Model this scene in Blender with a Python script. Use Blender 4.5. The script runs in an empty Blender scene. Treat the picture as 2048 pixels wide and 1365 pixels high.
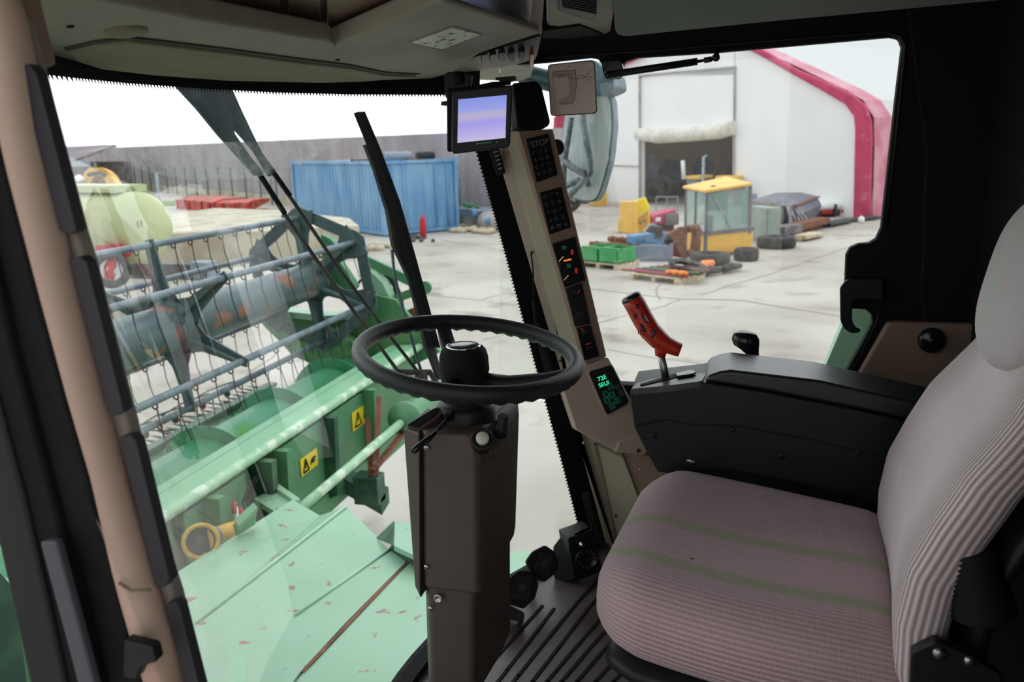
import bpy, math, random
from mathutils import Vector as V, Matrix
from math import sin, cos, pi, radians, tan, sqrt, atan2
random.seed(7)
SC = bpy.context.scene
COL = SC.collection

# ------------------------------------------------------------------ camera, sky, exposure
FPX = 1638.0
CAMP = V((-1.4, -0.46, 3.1))
AZ, PITCH, ROLL = radians(15), radians(13.5), radians(1.5)
_h = V((cos(AZ), sin(AZ), 0)); _z = V((0, 0, 1))
DIR = _h*cos(PITCH) - _z*sin(PITCH)
_r0 = V((sin(AZ), -cos(AZ), 0)); _u0 = _r0.cross(DIR)
RGT = _r0*cos(ROLL) - _u0*sin(ROLL)
UPV = _u0*cos(ROLL) + _r0*sin(ROLL)
cam_data = bpy.data.cameras.new('camera'); cam = bpy.data.objects.new('camera', cam_data)
COL.objects.link(cam); SC.camera = cam
m = Matrix((RGT, UPV, -DIR)).transposed().to_4x4(); m.translation = CAMP
cam.matrix_world = m
cam_data.sensor_width = 36; cam_data.lens = FPX/2048*36
cam_data.clip_start = 0.05; cam_data.clip_end = 500
cam_data.dof.use_dof = True; cam_data.dof.focus_distance = 1.55; cam_data.dof.aperture_fstop = 6.3

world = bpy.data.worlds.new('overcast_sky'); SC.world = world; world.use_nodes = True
wn = world.node_tree.nodes; wl = world.node_tree.links
bg = wn['Background']; bg.inputs[1].default_value = 1.0
tcw = wn.new('ShaderNodeTexCoord'); sep = wn.new('ShaderNodeSeparateXYZ'); rmp = wn.new('ShaderNodeValToRGB')
wl.new(tcw.outputs['Generated'], sep.inputs[0]); wl.new(sep.outputs[2], rmp.inputs[0]); wl.new(rmp.outputs[0], bg.inputs[0])
e0 = rmp.color_ramp.elements[0]; e0.position = 0.0; e0.color = (.95, .97, 1, 1)
e1 = rmp.color_ramp.elements[1]; e1.position = 0.6; e1.color = (1.0, 1.03, 1.08, 1)
# overcast sky dimmed on the open-door side to keep the cab interior dark
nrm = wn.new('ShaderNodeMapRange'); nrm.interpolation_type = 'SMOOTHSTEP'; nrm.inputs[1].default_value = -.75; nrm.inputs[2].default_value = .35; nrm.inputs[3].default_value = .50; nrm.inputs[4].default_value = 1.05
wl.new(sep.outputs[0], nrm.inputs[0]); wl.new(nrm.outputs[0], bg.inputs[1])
vs = SC.view_settings
vs.view_transform = 'Standard'; vs.look = 'None'; vs.gamma = 1; vs.use_curve_mapping = False
vs.exposure = 0.95
SC.cycles.max_bounces = 10; SC.cycles.transparent_max_bounces = 16
SC.cycles.diffuse_bounces = 6
try:
    SC.cycles.use_denoising = True
except Exception:
    pass

# ------------------------------------------------------------------ measuring helpers
def ray(x, y): return RGT*((x-1024)/FPX) - UPV*((y-682.5)/FPX) + DIR
def P(x, y, X=None, Y=None, Z=None, D=None):
    v = ray(x, y)
    t = (X-CAMP.x)/v.x if X is not None else (Y-CAMP.y)/v.y if Y is not None else (Z-CAMP.z)/v.z if Z is not None else D
    return CAMP + v*t
def PP(x, y, pl):
    p0, n = pl; v = ray(x, y); return CAMP + v*((p0-CAMP).dot(n)/v.dot(n))
def plane(p0, n): return (V(p0), V(n).normalized())
def plane3(a, b, c):
    n = (b-a).cross(c-a).normalized()
    if n.dot(CAMP-a) < 0: n = -n
    return (a, n)
def PX(x): return plane((x, 0, 0), (-1, 0, 0))
def XL(px, y, z):
    # X of the point (X, y, z) seen at column px
    k = (px-1024)/FPX; q = RGT - DIR*k
    return CAMP.x - ((y-CAMP.y)*q.y + (z-CAMP.z)*q.z)/q.x
def ZH(g, py):
    # height of the point above ground point g that is seen at row py
    k = -(py-682.5)/FPX; q = UPV - DIR*k
    return CAMP.z - ((g.x-CAMP.x)*q.x + (g.y-CAMP.y)*q.y)/q.z

# ------------------------------------------------------------------ materials
M = {}
def mat(name, c, rough=.5, metal=0, c2=None, scale=6, lo=.45, hi=.6, bump=0, bscale=60, spec=.5, c3=None, s3=30, lo3=.6, hi3=.7, emit=None, estr=1, stretch=None, coat=0, sheen=0):
    m = bpy.data.materials.new(name); m.use_nodes = True; M[name] = m
    n = m.node_tree.nodes; l = m.node_tree.links; b = n['Principled BSDF']
    b.inputs['Base Color'].default_value = (*c, 1); b.inputs['Roughness'].default_value = rough
    b.inputs['Metallic'].default_value = metal; b.inputs['Specular IOR Level'].default_value = spec
    b.inputs['Coat Weight'].default_value = coat
    if emit: b.inputs['Emission Color'].default_value = (*emit, 1); b.inputs['Emission Strength'].default_value = estr
    tc = n.new('ShaderNodeTexCoord'); src = tc.outputs['Object']
    if stretch:
        mp = n.new('ShaderNodeMapping'); mp.inputs['Scale'].default_value = stretch; l.new(src, mp.inputs[0]); src = mp.outputs[0]
    col = None
    def layer(prev, cc, sc, a, z, det=6):
        t = n.new('ShaderNodeTexNoise'); t.inputs['Scale'].default_value = sc; t.inputs['Detail'].default_value = det
        l.new(src, t.inputs['Vector'])
        r = n.new('ShaderNodeMapRange'); r.inputs[1].default_value = a; r.inputs[2].default_value = z; l.new(t.outputs[0], r.inputs[0])
        mx = n.new('ShaderNodeMix'); mx.data_type = 'RGBA'; l.new(r.outputs[0], mx.inputs[0])
        if prev is None: mx.inputs[6].default_value = (*c, 1)
        else: l.new(prev, mx.inputs[6])
        mx.inputs[7].default_value = (*cc, 1); return mx.outputs[2]
    if c2: col = layer(None, c2, scale, lo, hi)
    if c3: col = layer(col, c3, s3, lo3, hi3)
    if col: l.new(col, b.inputs['Base Color'])
    if bump:
        t = n.new('ShaderNodeTexNoise'); t.inputs['Scale'].default_value = bscale; t.inputs['Detail'].default_value = 4; l.new(src, t.inputs['Vector'])
        bp = n.new('ShaderNodeBump'); bp.inputs['Strength'].default_value = bump; bp.inputs['Distance'].default_value = .002; l.new(t.outputs[0], bp.inputs['Height']); l.new(bp.outputs[0], b.inputs['Normal'])
    return m
def S(r, g, b):   # sRGB 0..255 to linear
    f = lambda v: (v/255/12.92) if v/255 <= .04045 else ((v/255+.055)/1.055)**2.4
    return (f(r), f(g), f(b))
mat('black_plastic', (.010, .011, .012), .45, bump=.15, bscale=300, spec=.3)
mat('black_gloss', (.012, .012, .014), .2, spec=.5)
mat('black_matte', (.008, .008, .009), .75, spec=.2)
mat('rubber', (.008, .008, .008), .8, bump=.2, bscale=120, spec=.25)
mat('block_rubber', (.028, .026, .033), .6)
mat('seam_dark', (.06, .052, .04), .8)
mat('grip_leather', (.012, .012, .013), .42, bump=.5, bscale=420, spec=.4)
mat('pedal_rubber', (.03, .028, .026), .7)
mat('tan_plastic', (.40, .31, .24), .55, c2=(.43, .34, .27), scale=3, bump=.1, bscale=200)
mat('tan_pillar_lit', (.60, .40, .32), .5, c2=(.64, .44, .35), scale=2, bump=.1, bscale=200)  # tan lightened to carry the outdoor light falling on the left pillar
mat('olive_panel', (.42, .38, .26), .55, c2=(.46, .42, .30), scale=2)
mat('brown_panel', (.26, .17, .125), .6, c2=(.29, .19, .14), scale=2, bump=.1, bscale=200)
mat('taupe_flange', (.30, .25, .21), .6)
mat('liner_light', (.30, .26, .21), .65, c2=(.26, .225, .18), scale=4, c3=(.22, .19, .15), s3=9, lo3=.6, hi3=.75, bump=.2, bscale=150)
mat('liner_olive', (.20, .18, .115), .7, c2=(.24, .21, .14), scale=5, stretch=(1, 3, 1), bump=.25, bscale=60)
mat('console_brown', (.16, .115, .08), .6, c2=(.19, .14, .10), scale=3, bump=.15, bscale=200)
mat('headliner_grey', (.15, .16, .15), .8, c2=(.17, .18, .17), scale=3, bump=.2, bscale=200)
mat('column_brown', (.068, .046, .038), .5, c2=(.078, .054, .044), scale=3, bump=.35, bscale=600, c3=(.2, .16, .14), s3=90, lo3=.79, hi3=.82)
mat('lid_plastic', (.014, .015, .018), .36, spec=.6)
mat('mat_brown', (.062, .042, .038), .38, c2=(.13, .11, .105), scale=7, lo=.45, hi=.75, c3=(.22, .2, .18), s3=60, lo3=.7, hi3=.78, bump=.2, bscale=80)
mat('screw_metal', (.55, .53, .48), .3, 1)
mat('steel', (.42, .42, .41), .35, 1, c2=(.3, .3, .29), scale=40)
mat('chrome', (.8, .8, .82), .12, 1)
mat('red_plastic', (.52, .03, .012), .35, c2=(.46, .025, .012), scale=12, bump=.05, bscale=300)
mat('button_grey', (.6, .54, .48), .5)
mat('icon_grey', (.18, .17, .16), .5)
mat('icon_green', (.02, .14, .08), .4, emit=(.02, .5, .25), estr=.08)
mat('led_green', (.0, .3, .12), .4, emit=(.05, 1, .45), estr=.55)
mat('lamp_red', (.25, .01, .01), .4, emit=(1, .05, .02), estr=.12)
mat('lamp_orange', (.4, .1, .02), .4, emit=(1, .28, .05), estr=.7)
mat('lamp_green', (.02, .2, .1), .4, emit=(.02, .3, .12), estr=.03)
mat('needle_pale', (.9, .5, .35), .4, emit=(1, .5, .35), estr=.3)
mat('label_paper', (.62, .60, .45), .5, c2=(.7, .68, .55), scale=30, c3=(.10, .085, .07), s3=50, lo3=.57, hi3=.60)
mat('card_back', (.74, .58, .51), .5, c2=(.78, .62, .54), scale=3)
mat('card_edge', (.03, .028, .026), .5)
mat('card_print', (.10, .085, .08), .6)
mat('card_print_soft', (.50, .39, .35), .6)
# machine outside
GRN = dict(c2=S(112, 160, 122), scale=2.2, lo=.4, hi=.65)
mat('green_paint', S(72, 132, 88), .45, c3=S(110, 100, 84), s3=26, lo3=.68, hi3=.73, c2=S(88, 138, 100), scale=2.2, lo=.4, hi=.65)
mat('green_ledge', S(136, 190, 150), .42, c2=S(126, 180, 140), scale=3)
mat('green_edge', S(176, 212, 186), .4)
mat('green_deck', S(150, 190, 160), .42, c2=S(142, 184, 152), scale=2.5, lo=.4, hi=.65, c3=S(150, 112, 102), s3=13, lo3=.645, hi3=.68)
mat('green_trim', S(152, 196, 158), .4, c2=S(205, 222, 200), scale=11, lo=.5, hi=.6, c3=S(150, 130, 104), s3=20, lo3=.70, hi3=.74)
mat('green_auger', S(70, 150, 104), .4, c2=S(98, 164, 132), scale=2.5, lo=.4, hi=.65, c3=S(88, 160, 60), s3=4, lo3=.6, hi3=.7)
mat('green_dark', S(38, 74, 58), .5, c2=S(60, 104, 76), scale=6)
mat('green_divider', S(72, 130, 88), .45, c2=S(98, 144, 88), scale=4, lo=.4, hi=.6, c3=S(60, 120, 80), s3=11, lo3=.6, hi3=.7)
mat('reel_grey', S(62, 84, 84), .45, c2=S(78, 98, 98), scale=7, c3=S(120, 92, 76), s3=10, lo3=.66, hi3=.72)
mat('tube_grey', S(104, 118, 128), .42, c2=S(84, 98, 106), scale=9, c3=S(112, 84, 70), s3=24, lo3=.68, hi3=.72)
mat('drum_grey', S(72, 90, 92), .45, c2=S(92, 110, 112), scale=4, lo=.4, hi=.7, c3=S(140, 96, 78), s3=5, lo3=.58, hi3=.64)
mat('tine_steel', S(62, 58, 56), .5, .6, c2=S(120, 84, 66), scale=20)
mat('rust', S(132, 82, 60), .8, c2=S(104, 66, 52), scale=6, c3=S(160, 106, 78), s3=20)
mat('yellow_cast', S(214, 168, 62), .5, c2=S(180, 130, 60), scale=9, c3=S(60, 50, 40), s3=14, lo3=.62, hi3=.68)
mat('sticker_yellow', S(226, 200, 40), .5)
mat('dark_iron', S(44, 46, 46), .6, c2=S(70, 66, 60), scale=10)
# yard
mat('blue_steel', S(104, 154, 198), .55, c2=S(138, 178, 210), scale=1.6, lo=.4, hi=.65, c3=S(140, 130, 130), s3=5, lo3=.70, hi3=.74, stretch=(1, 1, .35))
mat('concrete_block', S(200, 192, 172), .85, c2=S(178, 168, 148), scale=1.3, c3=S(150, 138, 118), s3=5, lo3=.65, hi3=.75)
mat('wall_purple', S(172, 164, 167), .8, c2=S(154, 143, 145), scale=.5, c3=S(182, 174, 172), s3=3, stretch=(1, 1, .3))
mat('fence_green', S(66, 124, 108), .6)
mat('galvanised', S(160, 170, 176), .5, .3, c2=S(130, 140, 146), scale=8)
mat('tank_green', S(192, 198, 152), .6, c2=S(180, 190, 144), scale=1.2, c3=S(120, 116, 80), s3=6, lo3=.72, hi3=.76)
mat('red_paint', S(200, 36, 50), .5, c2=S(170, 30, 40), scale=6)
mat('orange_paint', S(196, 88, 70), .6, c2=S(120, 70, 68), scale=2.5, lo=.5, hi=.6)
mat('yellow_paint', S(238, 190, 84), .5, c2=S(228, 178, 80), scale=2)
mat('bright_yellow', S(244, 214, 20), .5)
mat('yellow_arm', S(232, 176, 74), .5, c2=S(90, 70, 50), scale=4, lo=.6, hi=.66)
mat('white_sheet', (.93, .935, .93), .7, c2=(.90, .91, .905), scale=.6)
mat('white_roll', S(232, 228, 216), .7, c2=S(214, 208, 196), scale=3)
mat('magenta_sheet', S(198, 62, 102), .55, c2=S(182, 50, 88), scale=1.2, c3=S(214, 130, 150), s3=2.5, lo3=.6, hi3=.75)
mat('pale_pink_sheet', S(206, 140, 156), .55, c2=S(190, 100, 124), scale=1)
mat('hall_inside', S(150, 124, 84), .9, c2=S(134, 108, 72), scale=.4)
mat('black_heap', S(36, 36, 40), .8, c2=S(60, 60, 64), scale=2)
mat('tyre', S(52, 52, 54), .85, c2=S(78, 76, 74), scale=8)
mat('tyre_dusty', S(98, 94, 92), .85, c2=S(84, 82, 80), scale=8)
mat('grey_iron', S(122, 116, 116), .7, c2=S(96, 90, 92), scale=1.6, c3=S(120, 90, 76), s3=5, lo3=.6, hi3=.7)
mat('slate_iron', S(96, 102, 116), .6, c2=S(122, 118, 122), scale=1.6)
mat('sage_metal', S(150, 164, 156), .6, c2=S(138, 150, 142), scale=1.5)
mat('slate_blue', S(142, 152, 166), .6, c2=S(128, 138, 152), scale=2)
mat('bright_green', S(60, 152, 84), .5, c2=S(84, 166, 104), scale=3)
mat('wood_pallet', S(204, 190, 162), .8, c2=S(180, 164, 136), scale=5)
mat('blue_paint', S(92, 142, 188), .5)
mat('tractor_red', S(186, 60, 94), .5)
mat('white_paint', S(232, 236, 234), .5)
mat('grass', S(110, 130, 70), .9)
mat('orange_plastic', S(232, 130, 50), .6)
mat('mirror_reflection', (.80, .85, .84), .3, 0)  # painted reflection: pale colour in place of the bright outdoors mirrored
mat('mirror_frame', S(110, 128, 140), .5, c2=S(130, 146, 156), scale=30)
mat('mirror_arm', S(120, 132, 142), .5, .2, c2=S(150, 158, 164), scale=60)
mat('pile_grey', S(176, 172, 170), .7, c2=S(150, 148, 148), scale=3)
mat('shed_roof', S(120, 104, 110), .7, c2=S(160, 150, 155), scale=1.5, stretch=(1, .1, 1))

def glass_mat(name, tint=(.97, .99, .985), rough=0.0, refl=1.0):
    m = bpy.data.materials.new(name); m.use_nodes = True; M[name] = m
    n = m.node_tree.nodes; l = m.node_tree.links; n.clear()
    o = n.new('ShaderNodeOutputMaterial'); t = n.new('ShaderNodeBsdfTransparent'); g = n.new('ShaderNodeBsdfGlossy')
    t.inputs[0].default_value = (*tint, 1); g.inputs['Roughness'].default_value = rough; g.inputs[0].default_value = (refl, refl, refl, 1)
    f = n.new('ShaderNodeFresnel'); f.inputs[0].default_value = 1.45
    mx = n.new('ShaderNodeMixShader'); l.new(f.outputs[0], mx.inputs[0]); l.new(t.outputs[0], mx.inputs[1]); l.new(g.outputs[0], mx.inputs[2]); l.new(mx.outputs[0], o.inputs[0])
    return m
glass_mat('windscreen_glass', (.93, .975, .955))
glass_mat('door_glass', (.97, .99, .98))
glass_mat('cab_glass', (.5, .6, .6))
_n = M['cab_glass'].node_tree.nodes; _l = M['cab_glass'].node_tree.links; _o = [q for q in _n if q.type == 'OUTPUT_MATERIAL'][0]; _m = _o.inputs[0].links[0].from_node
_d = _n.new('ShaderNodeBsdfDiffuse'); _d.inputs[0].default_value = (*S(170, 198, 194), 1); _x = _n.new('ShaderNodeMixShader'); _x.inputs[0].default_value = .5
_l.new(_m.outputs[0], _x.inputs[1]); _l.new(_d.outputs[0], _x.inputs[2]); _l.new(_x.outputs[0], _o.inputs[0])
# translucent fabric sheet
_s = bpy.data.materials.new('tent_fabric'); M['tent_fabric'] = _s; _s.use_nodes = True; _n = _s.node_tree.nodes; _l = _s.node_tree.links; _n.clear()
_o = _n.new('ShaderNodeOutputMaterial'); _d = _n.new('ShaderNodeBsdfDiffuse'); _t = _n.new('ShaderNodeBsdfTranslucent'); _x = _n.new('ShaderNodeMixShader')
_d.inputs[0].default_value = (.92, .93, .93, 1); _t.inputs[0].default_value = (.9, .88, .8, 1); _x.inputs[0].default_value = .35
_l.new(_d.outputs[0], _x.inputs[1]); _l.new(_t.outputs[0], _x.inputs[2]); _l.new(_x.outputs[0], _o.inputs[0])
def film_mat(name, col, lo, hi, scale, amax, stretch=(1, 1, 1)):
    m = bpy.data.materials.new(name); m.use_nodes = True; M[name] = m
    n = m.node_tree.nodes; l = m.node_tree.links; n.clear()
    o = n.new('ShaderNodeOutputMaterial'); t = n.new('ShaderNodeBsdfTransparent'); d = n.new('ShaderNodeBsdfDiffuse'); d.inputs[0].default_value = (*col, 1)
    tl = n.new('ShaderNodeBsdfTranslucent'); tl.inputs[0].default_value = (*col, 1); ad = n.new('ShaderNodeMixShader'); ad.inputs[0].default_value = .6
    l.new(d.outputs[0], ad.inputs[1]); l.new(tl.outputs[0], ad.inputs[2])
    tc = n.new('ShaderNodeTexCoord'); mp = n.new('ShaderNodeMapping'); mp.inputs['Scale'].default_value = stretch
    ns = n.new('ShaderNodeTexNoise'); ns.inputs['Scale'].default_value = scale; ns.inputs['Detail'].default_value = 8
    l.new(tc.outputs['Object'], mp.inputs[0]); l.new(mp.outputs[0], ns.inputs['Vector'])
    r = n.new('ShaderNodeMapRange'); r.inputs[1].default_value = lo; r.inputs[2].default_value = hi; r.inputs[4].default_value = amax; l.new(ns.outputs[0], r.inputs[0])
    mx = n.new('ShaderNodeMixShader'); l.new(r.outputs[0], mx.inputs[0]); l.new(t.outputs[0], mx.inputs[1]); l.new(ad.outputs[0], mx.inputs[2]); l.new(mx.outputs[0], o.inputs[0])
film_mat('dust_film', (.8, .82, .84), .3, .7, 45, .5)
film_mat('dust_thin', (.8, .84, .82), .25, .8, 6, .14)

def fabric(name, base, rib, ribs, stripes=(), dots=160, plain=None):
    # woven upholstery: ribs across v, dot weave along u, coloured stripes at v positions
    m = bpy.data.materials.new(name); m.use_nodes = True; M[name] = m
    n = m.node_tree.nodes; l = m.node_tree.links; b = n['Principled BSDF']; b.inputs['Roughness'].default_value = .95; b.inputs['Specular IOR Level'].default_value = .15
    b.inputs['Sheen Weight'].default_value = .25
    uv = n.new('ShaderNodeUVMap'); sp = n.new('ShaderNodeSeparateXYZ'); l.new(uv.outputs[0], sp.inputs[0])
    def math_(op, a, bb=None):
        x = n.new('ShaderNodeMath'); x.operation = op
        for i, q in enumerate((a, bb)):
            if q is None: continue
            if isinstance(q, (int, float)): x.inputs[i].default_value = q
            else: l.new(q, x.inputs[i])
        return x.outputs[0]
    def mixc(f, a, bcol):
        x = n.new('ShaderNodeMix'); x.data_type = 'RGBA'; l.new(f, x.inputs[0])
        if isinstance(a, tuple): x.inputs[6].default_value = (*a, 1)
        else: l.new(a, x.inputs[6])
        x.inputs[7].default_value = (*bcol, 1); return x.outputs[2]
    u, v = sp.outputs[0], sp.outputs[1]
    s1 = math_('SINE', math_('MULTIPLY', v, ribs*2*pi))
    ribf = math_('MULTIPLY', math_('ADD', s1, 1), .5)
    s2 = math_('MULTIPLY', math_('ADD', math_('SINE', math_('MULTIPLY', u, dots*2*pi)), 1), .5)
    amt = math_('MULTIPLY', math_('SUBTRACT', 1, ribf), .75)
    if plain:
        dv = math_('ABSOLUTE', math_('SUBTRACT', v, .5))
        if len(plain) < 4: dv = math_('SUBTRACT', .5, dv)
        rm = n.new('ShaderNodeMapRange'); rm.inputs[1].default_value = plain[0]; rm.inputs[2].default_value = plain[1]; rm.inputs[3].default_value = plain[2]; rm.inputs[4].default_value = 1; l.new(dv, rm.inputs[0])
        amt = math_('MULTIPLY', amt, rm.outputs[0])
    c = mixc(amt, base, rib)
    tc = n.new('ShaderNodeTexCoord'); ns = n.new('ShaderNodeTexNoise'); ns.inputs['Scale'].default_value = 4; ns.inputs['Detail'].default_value = 5; l.new(tc.outputs['Object'], ns.inputs['Vector'])
    mr = n.new('ShaderNodeMapRange'); mr.inputs[1].default_value = .4; mr.inputs[2].default_value = .75; mr.inputs[4].default_value = .35; l.new(ns.outputs[0], mr.inputs[0])
    c = mixc(mr.outputs[0], c, tuple(q*.62 for q in base))
    for (v0, w, sc_) in stripes:
        d = math_('ABSOLUTE', math_('SUBTRACT', v, v0))
        r = n.new('ShaderNodeMapRange'); r.inputs[1].default_value = w; r.inputs[2].default_value = w*.6; r.inputs[3].default_value = 0; r.inputs[4].default_value = .6; l.new(d, r.inputs[0])
        c = mixc(r.outputs[0], c, sc_)
    l.new(c, b.inputs['Base Color'])
    h = math_('ADD', ribf, math_('MULTIPLY', s2, .35))
    bp = n.new('ShaderNodeBump'); bp.inputs['Strength'].default_value = .55; bp.inputs['Distance'].default_value = .0015; l.new(h, bp.inputs['Height']); l.new(bp.outputs[0], b.inputs['Normal'])

# ------------------------------------------------------------------ mesh builder
class MB:
    def __init__(s): s.v = []; s.f = []; s.sm = []; s.uv = {}
    def add(s, vs, fs, smooth=False, M4=None):
        o = len(s.v)
        s.v += [tuple(M4 @ V(q)) if M4 else tuple(q) for q in vs]
        for f in fs: s.f.append(tuple(i+o for i in f)); s.sm.append(smooth)
        return s
    def box(s, a, b, M4=None):
        (x0, y0, z0), (x1, y1, z1) = a, b
        vs = [(x, y, z) for z in (z0, z1) for x, y in ((x0, y0), (x1, y0), (x1, y1), (x0, y1))]
        return s.add(vs, [(3, 2, 1, 0), (4, 5, 6, 7), (0, 1, 5, 4), (1, 2, 6, 5), (2, 3, 7, 6), (3, 0, 4, 7)], M4=M4)
    def prism(s, pts, vec, M4=None, pts2=None):
        n = len(pts); vec = V(vec) if vec is not None else None
        top = pts2 if pts2 is not None else [V(p)+vec for p in pts]
        vs = [tuple(p) for p in pts] + [tuple(p) for p in top]
        fs = [tuple(reversed(range(n))), tuple(range(n, 2*n))] + [(i, (i+1) % n, n+(i+1) % n, n+i) for i in range(n)]
        return s.add(vs, fs, M4=M4)
    def bar(s, a, b, w, h, up=(0, 0, 1)):
        a, b = V(a), V(b); d = (b-a).normalized(); up = V(up); sd = d.cross(up)
        if sd.length < 1e-4: sd = d.cross(V((1, 0, 0)))
        sd.normalize(); u = sd.cross(d)
        q = [a+sd*x*w/2+u*y*h/2 for x, y in ((-1, -1), (1, -1), (1, 1), (-1, 1))]
        return s.prism(q, b-a)
    def tube(s, pts, r, n=12, cap=True, sm=True, closed=False):
        pts = [V(p) for p in pts]; k = len(pts); rr = r if isinstance(r, (list, tuple)) else [r]*k
        o = len(s.v); prev = None
        for i, p in enumerate(pts):
            if closed: d = pts[(i+1) % k]-pts[i-1]
            else: d = pts[min(i+1, k-1)]-pts[max(i-1, 0)]
            d.normalize()
            if prev is None:
                a = d.cross(V((0, 0, 1)));
                if a.length < 1e-3: a = d.cross(V((1, 0, 0)))
            else: a = prev - d*prev.dot(d)
            a.normalize(); prev = a; b = d.cross(a)
            for j in range(n):
                t = 2*pi*j/n; s.v.append(tuple(p+(a*cos(t)+b*sin(t))*rr[i]))
        for i in range(k if closed else k-1):
            for j in range(n):
                i2 = (i+1) % k
                s.f.append((o+i*n+j, o+i*n+(j+1) % n, o+i2*n+(j+1) % n, o+i2*n+j)); s.sm.append(sm)
        if cap and not closed:
            s.f.append(tuple(o+j for j in reversed(range(n)))); s.sm.append(False)
            s.f.append(tuple(o+(k-1)*n+j for j in range(n))); s.sm.append(False)
        return s
    def lathe(s, c, ax, prof, n=28, sm=True, cap=True):
        # prof: (radius, distance along the axis)
        c, ax = V(c), V(ax).normalized(); a = ax.cross(V((0, 0, 1)))
        if a.length < 1e-3: a = ax.cross(V((1, 0, 0)))
        a.normalize(); b = ax.cross(a); o = len(s.v); k = len(prof)
        for r, h in prof:
            for j in range(n):
                t = 2*pi*j/n; s.v.append(tuple(c+ax*h+(a*cos(t)+b*sin(t))*r))
        for i in range(k-1):
            for j in range(n): s.f.append((o+i*n+j, o+i*n+(j+1) % n, o+(i+1)*n+(j+1) % n, o+(i+1)*n+j)); s.sm.append(sm)
        if cap:
            s.f.append(tuple(o+j for j in reversed(range(n)))); s.sm.append(False)
            s.f.append(tuple(o+(k-1)*n+j for j in range(n))); s.sm.append(False)
        return s
    def loft(s, rings, sm=True, cap=True, uv=False):
        n = len(rings[0]); k = len(rings); o = len(s.v)
        for r in rings: s.v += [tuple(p) for p in r]
        if uv:
            acc = []
            for r in rings:
                t = [0.0]
                for j in range(n): t.append(t[-1]+(V(r[(j+1) % n])-V(r[j])).length)
                acc.append([q/max(t[-1], 1e-6) for q in t])
        for i in range(k-1):
            for j in range(n):
                if uv: s.uv[len(s.f)] = [(i/(k-1), acc[i][j]), (i/(k-1), acc[i][j+1]), ((i+1)/(k-1), acc[i+1][j+1]), ((i+1)/(k-1), acc[i+1][j])]
                s.f.append((o+i*n+j, o+i*n+(j+1) % n, o+(i+1)*n+(j+1) % n, o+(i+1)*n+j)); s.sm.append(sm)
        if cap:
            s.f.append(tuple(o+j for j in reversed(range(n)))); s.sm.append(sm)
            s.f.append(tuple(o+(k-1)*n+j for j in range(n))); s.sm.append(sm)
        return s
    def ball(s, c, r, n=16, k=10, M4=None):
        rx, ry, rz = r if isinstance(r, (tuple, list)) else (r, r, r); o = len(s.v); c = V(c)
        vs = []
        for i in range(k+1):
            p = pi*i/k
            for j in range(n): t = 2*pi*j/n; vs.append(c+V((rx*sin(p)*cos(t), ry*sin(p)*sin(t), -rz*cos(p))))
        fs = [(i*n+j, i*n+(j+1) % n, (i+1)*n+(j+1) % n, (i+1)*n+j) for i in range(k) for j in range(n)]
        return s.add(vs, fs, True, M4)
    def slab(s, poly, pl, t0=0, t1=.01):
        # outline measured on a plane, given thickness t0..t1 along the plane's normal
        q = [PP(x, y, pl) for x, y in poly]; n = pl[1]
        return s.prism([p+n*t0 for p in q], n*(t1-t0))
    def obj(s, name, material, parent=None, bevel=0, seg=2, sub=0, kind=None, label=None):
        me = bpy.data.meshes.new(name); me.from_pydata(s.v, [], s.f)
        me.polygons.foreach_set('use_smooth', s.sm)
        if s.uv:
            ul = me.uv_layers.new(name='UVMap')
            for pi_, p in enumerate(me.polygons):
                if pi_ in s.uv:
                    for li, c in zip(p.loop_indices, s.uv[pi_]): ul.data[li].uv = c
        me.validate(); me.update()
        import bmesh
        bm = bmesh.new(); bm.from_mesh(me); bmesh.ops.recalc_face_normals(bm, faces=bm.faces); bm.to_mesh(me); bm.free()
        me.materials.append(M[material] if isinstance(material, str) else material)
        o = bpy.data.objects.new(name, me); COL.objects.link(o)
        if parent is not None:
            o.parent = parent; o.matrix_parent_inverse = WM[parent.name].inverted()
        WM[o.name] = Matrix.Identity(4)
        if bevel:
            b = o.modifiers.new('bevel', 'BEVEL'); b.width = bevel; b.segments = seg; b.limit_method = 'ANGLE'; b.angle_limit = radians(35)
            me.polygons.foreach_set('use_smooth', [True]*len(me.polygons))
            w = o.modifiers.new('wn', 'WEIGHTED_NORMAL'); w.keep_sharp = True
        if sub:
            b = o.modifiers.new('sub', 'SUBSURF'); b.levels = sub; b.render_levels = sub
        if kind: o['kind'] = kind
        if label: o['label'] = label
        return o
WM = {}
def thing(name, label, cat, loc, group=None):
    o = bpy.data.objects.new(name, None); COL.objects.link(o); o.location = loc; o.empty_display_size = .1
    WM[o.name] = Matrix.Translation(V(loc)); o['label'] = label; o['category'] = cat
    if group: o['group'] = group
    return o
def tag(o, label, cat, group=None):
    o['label'] = label; o['category'] = cat
    if group: o['group'] = group
    return o
def struct(o): o['kind'] = 'structure'; return o
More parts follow.
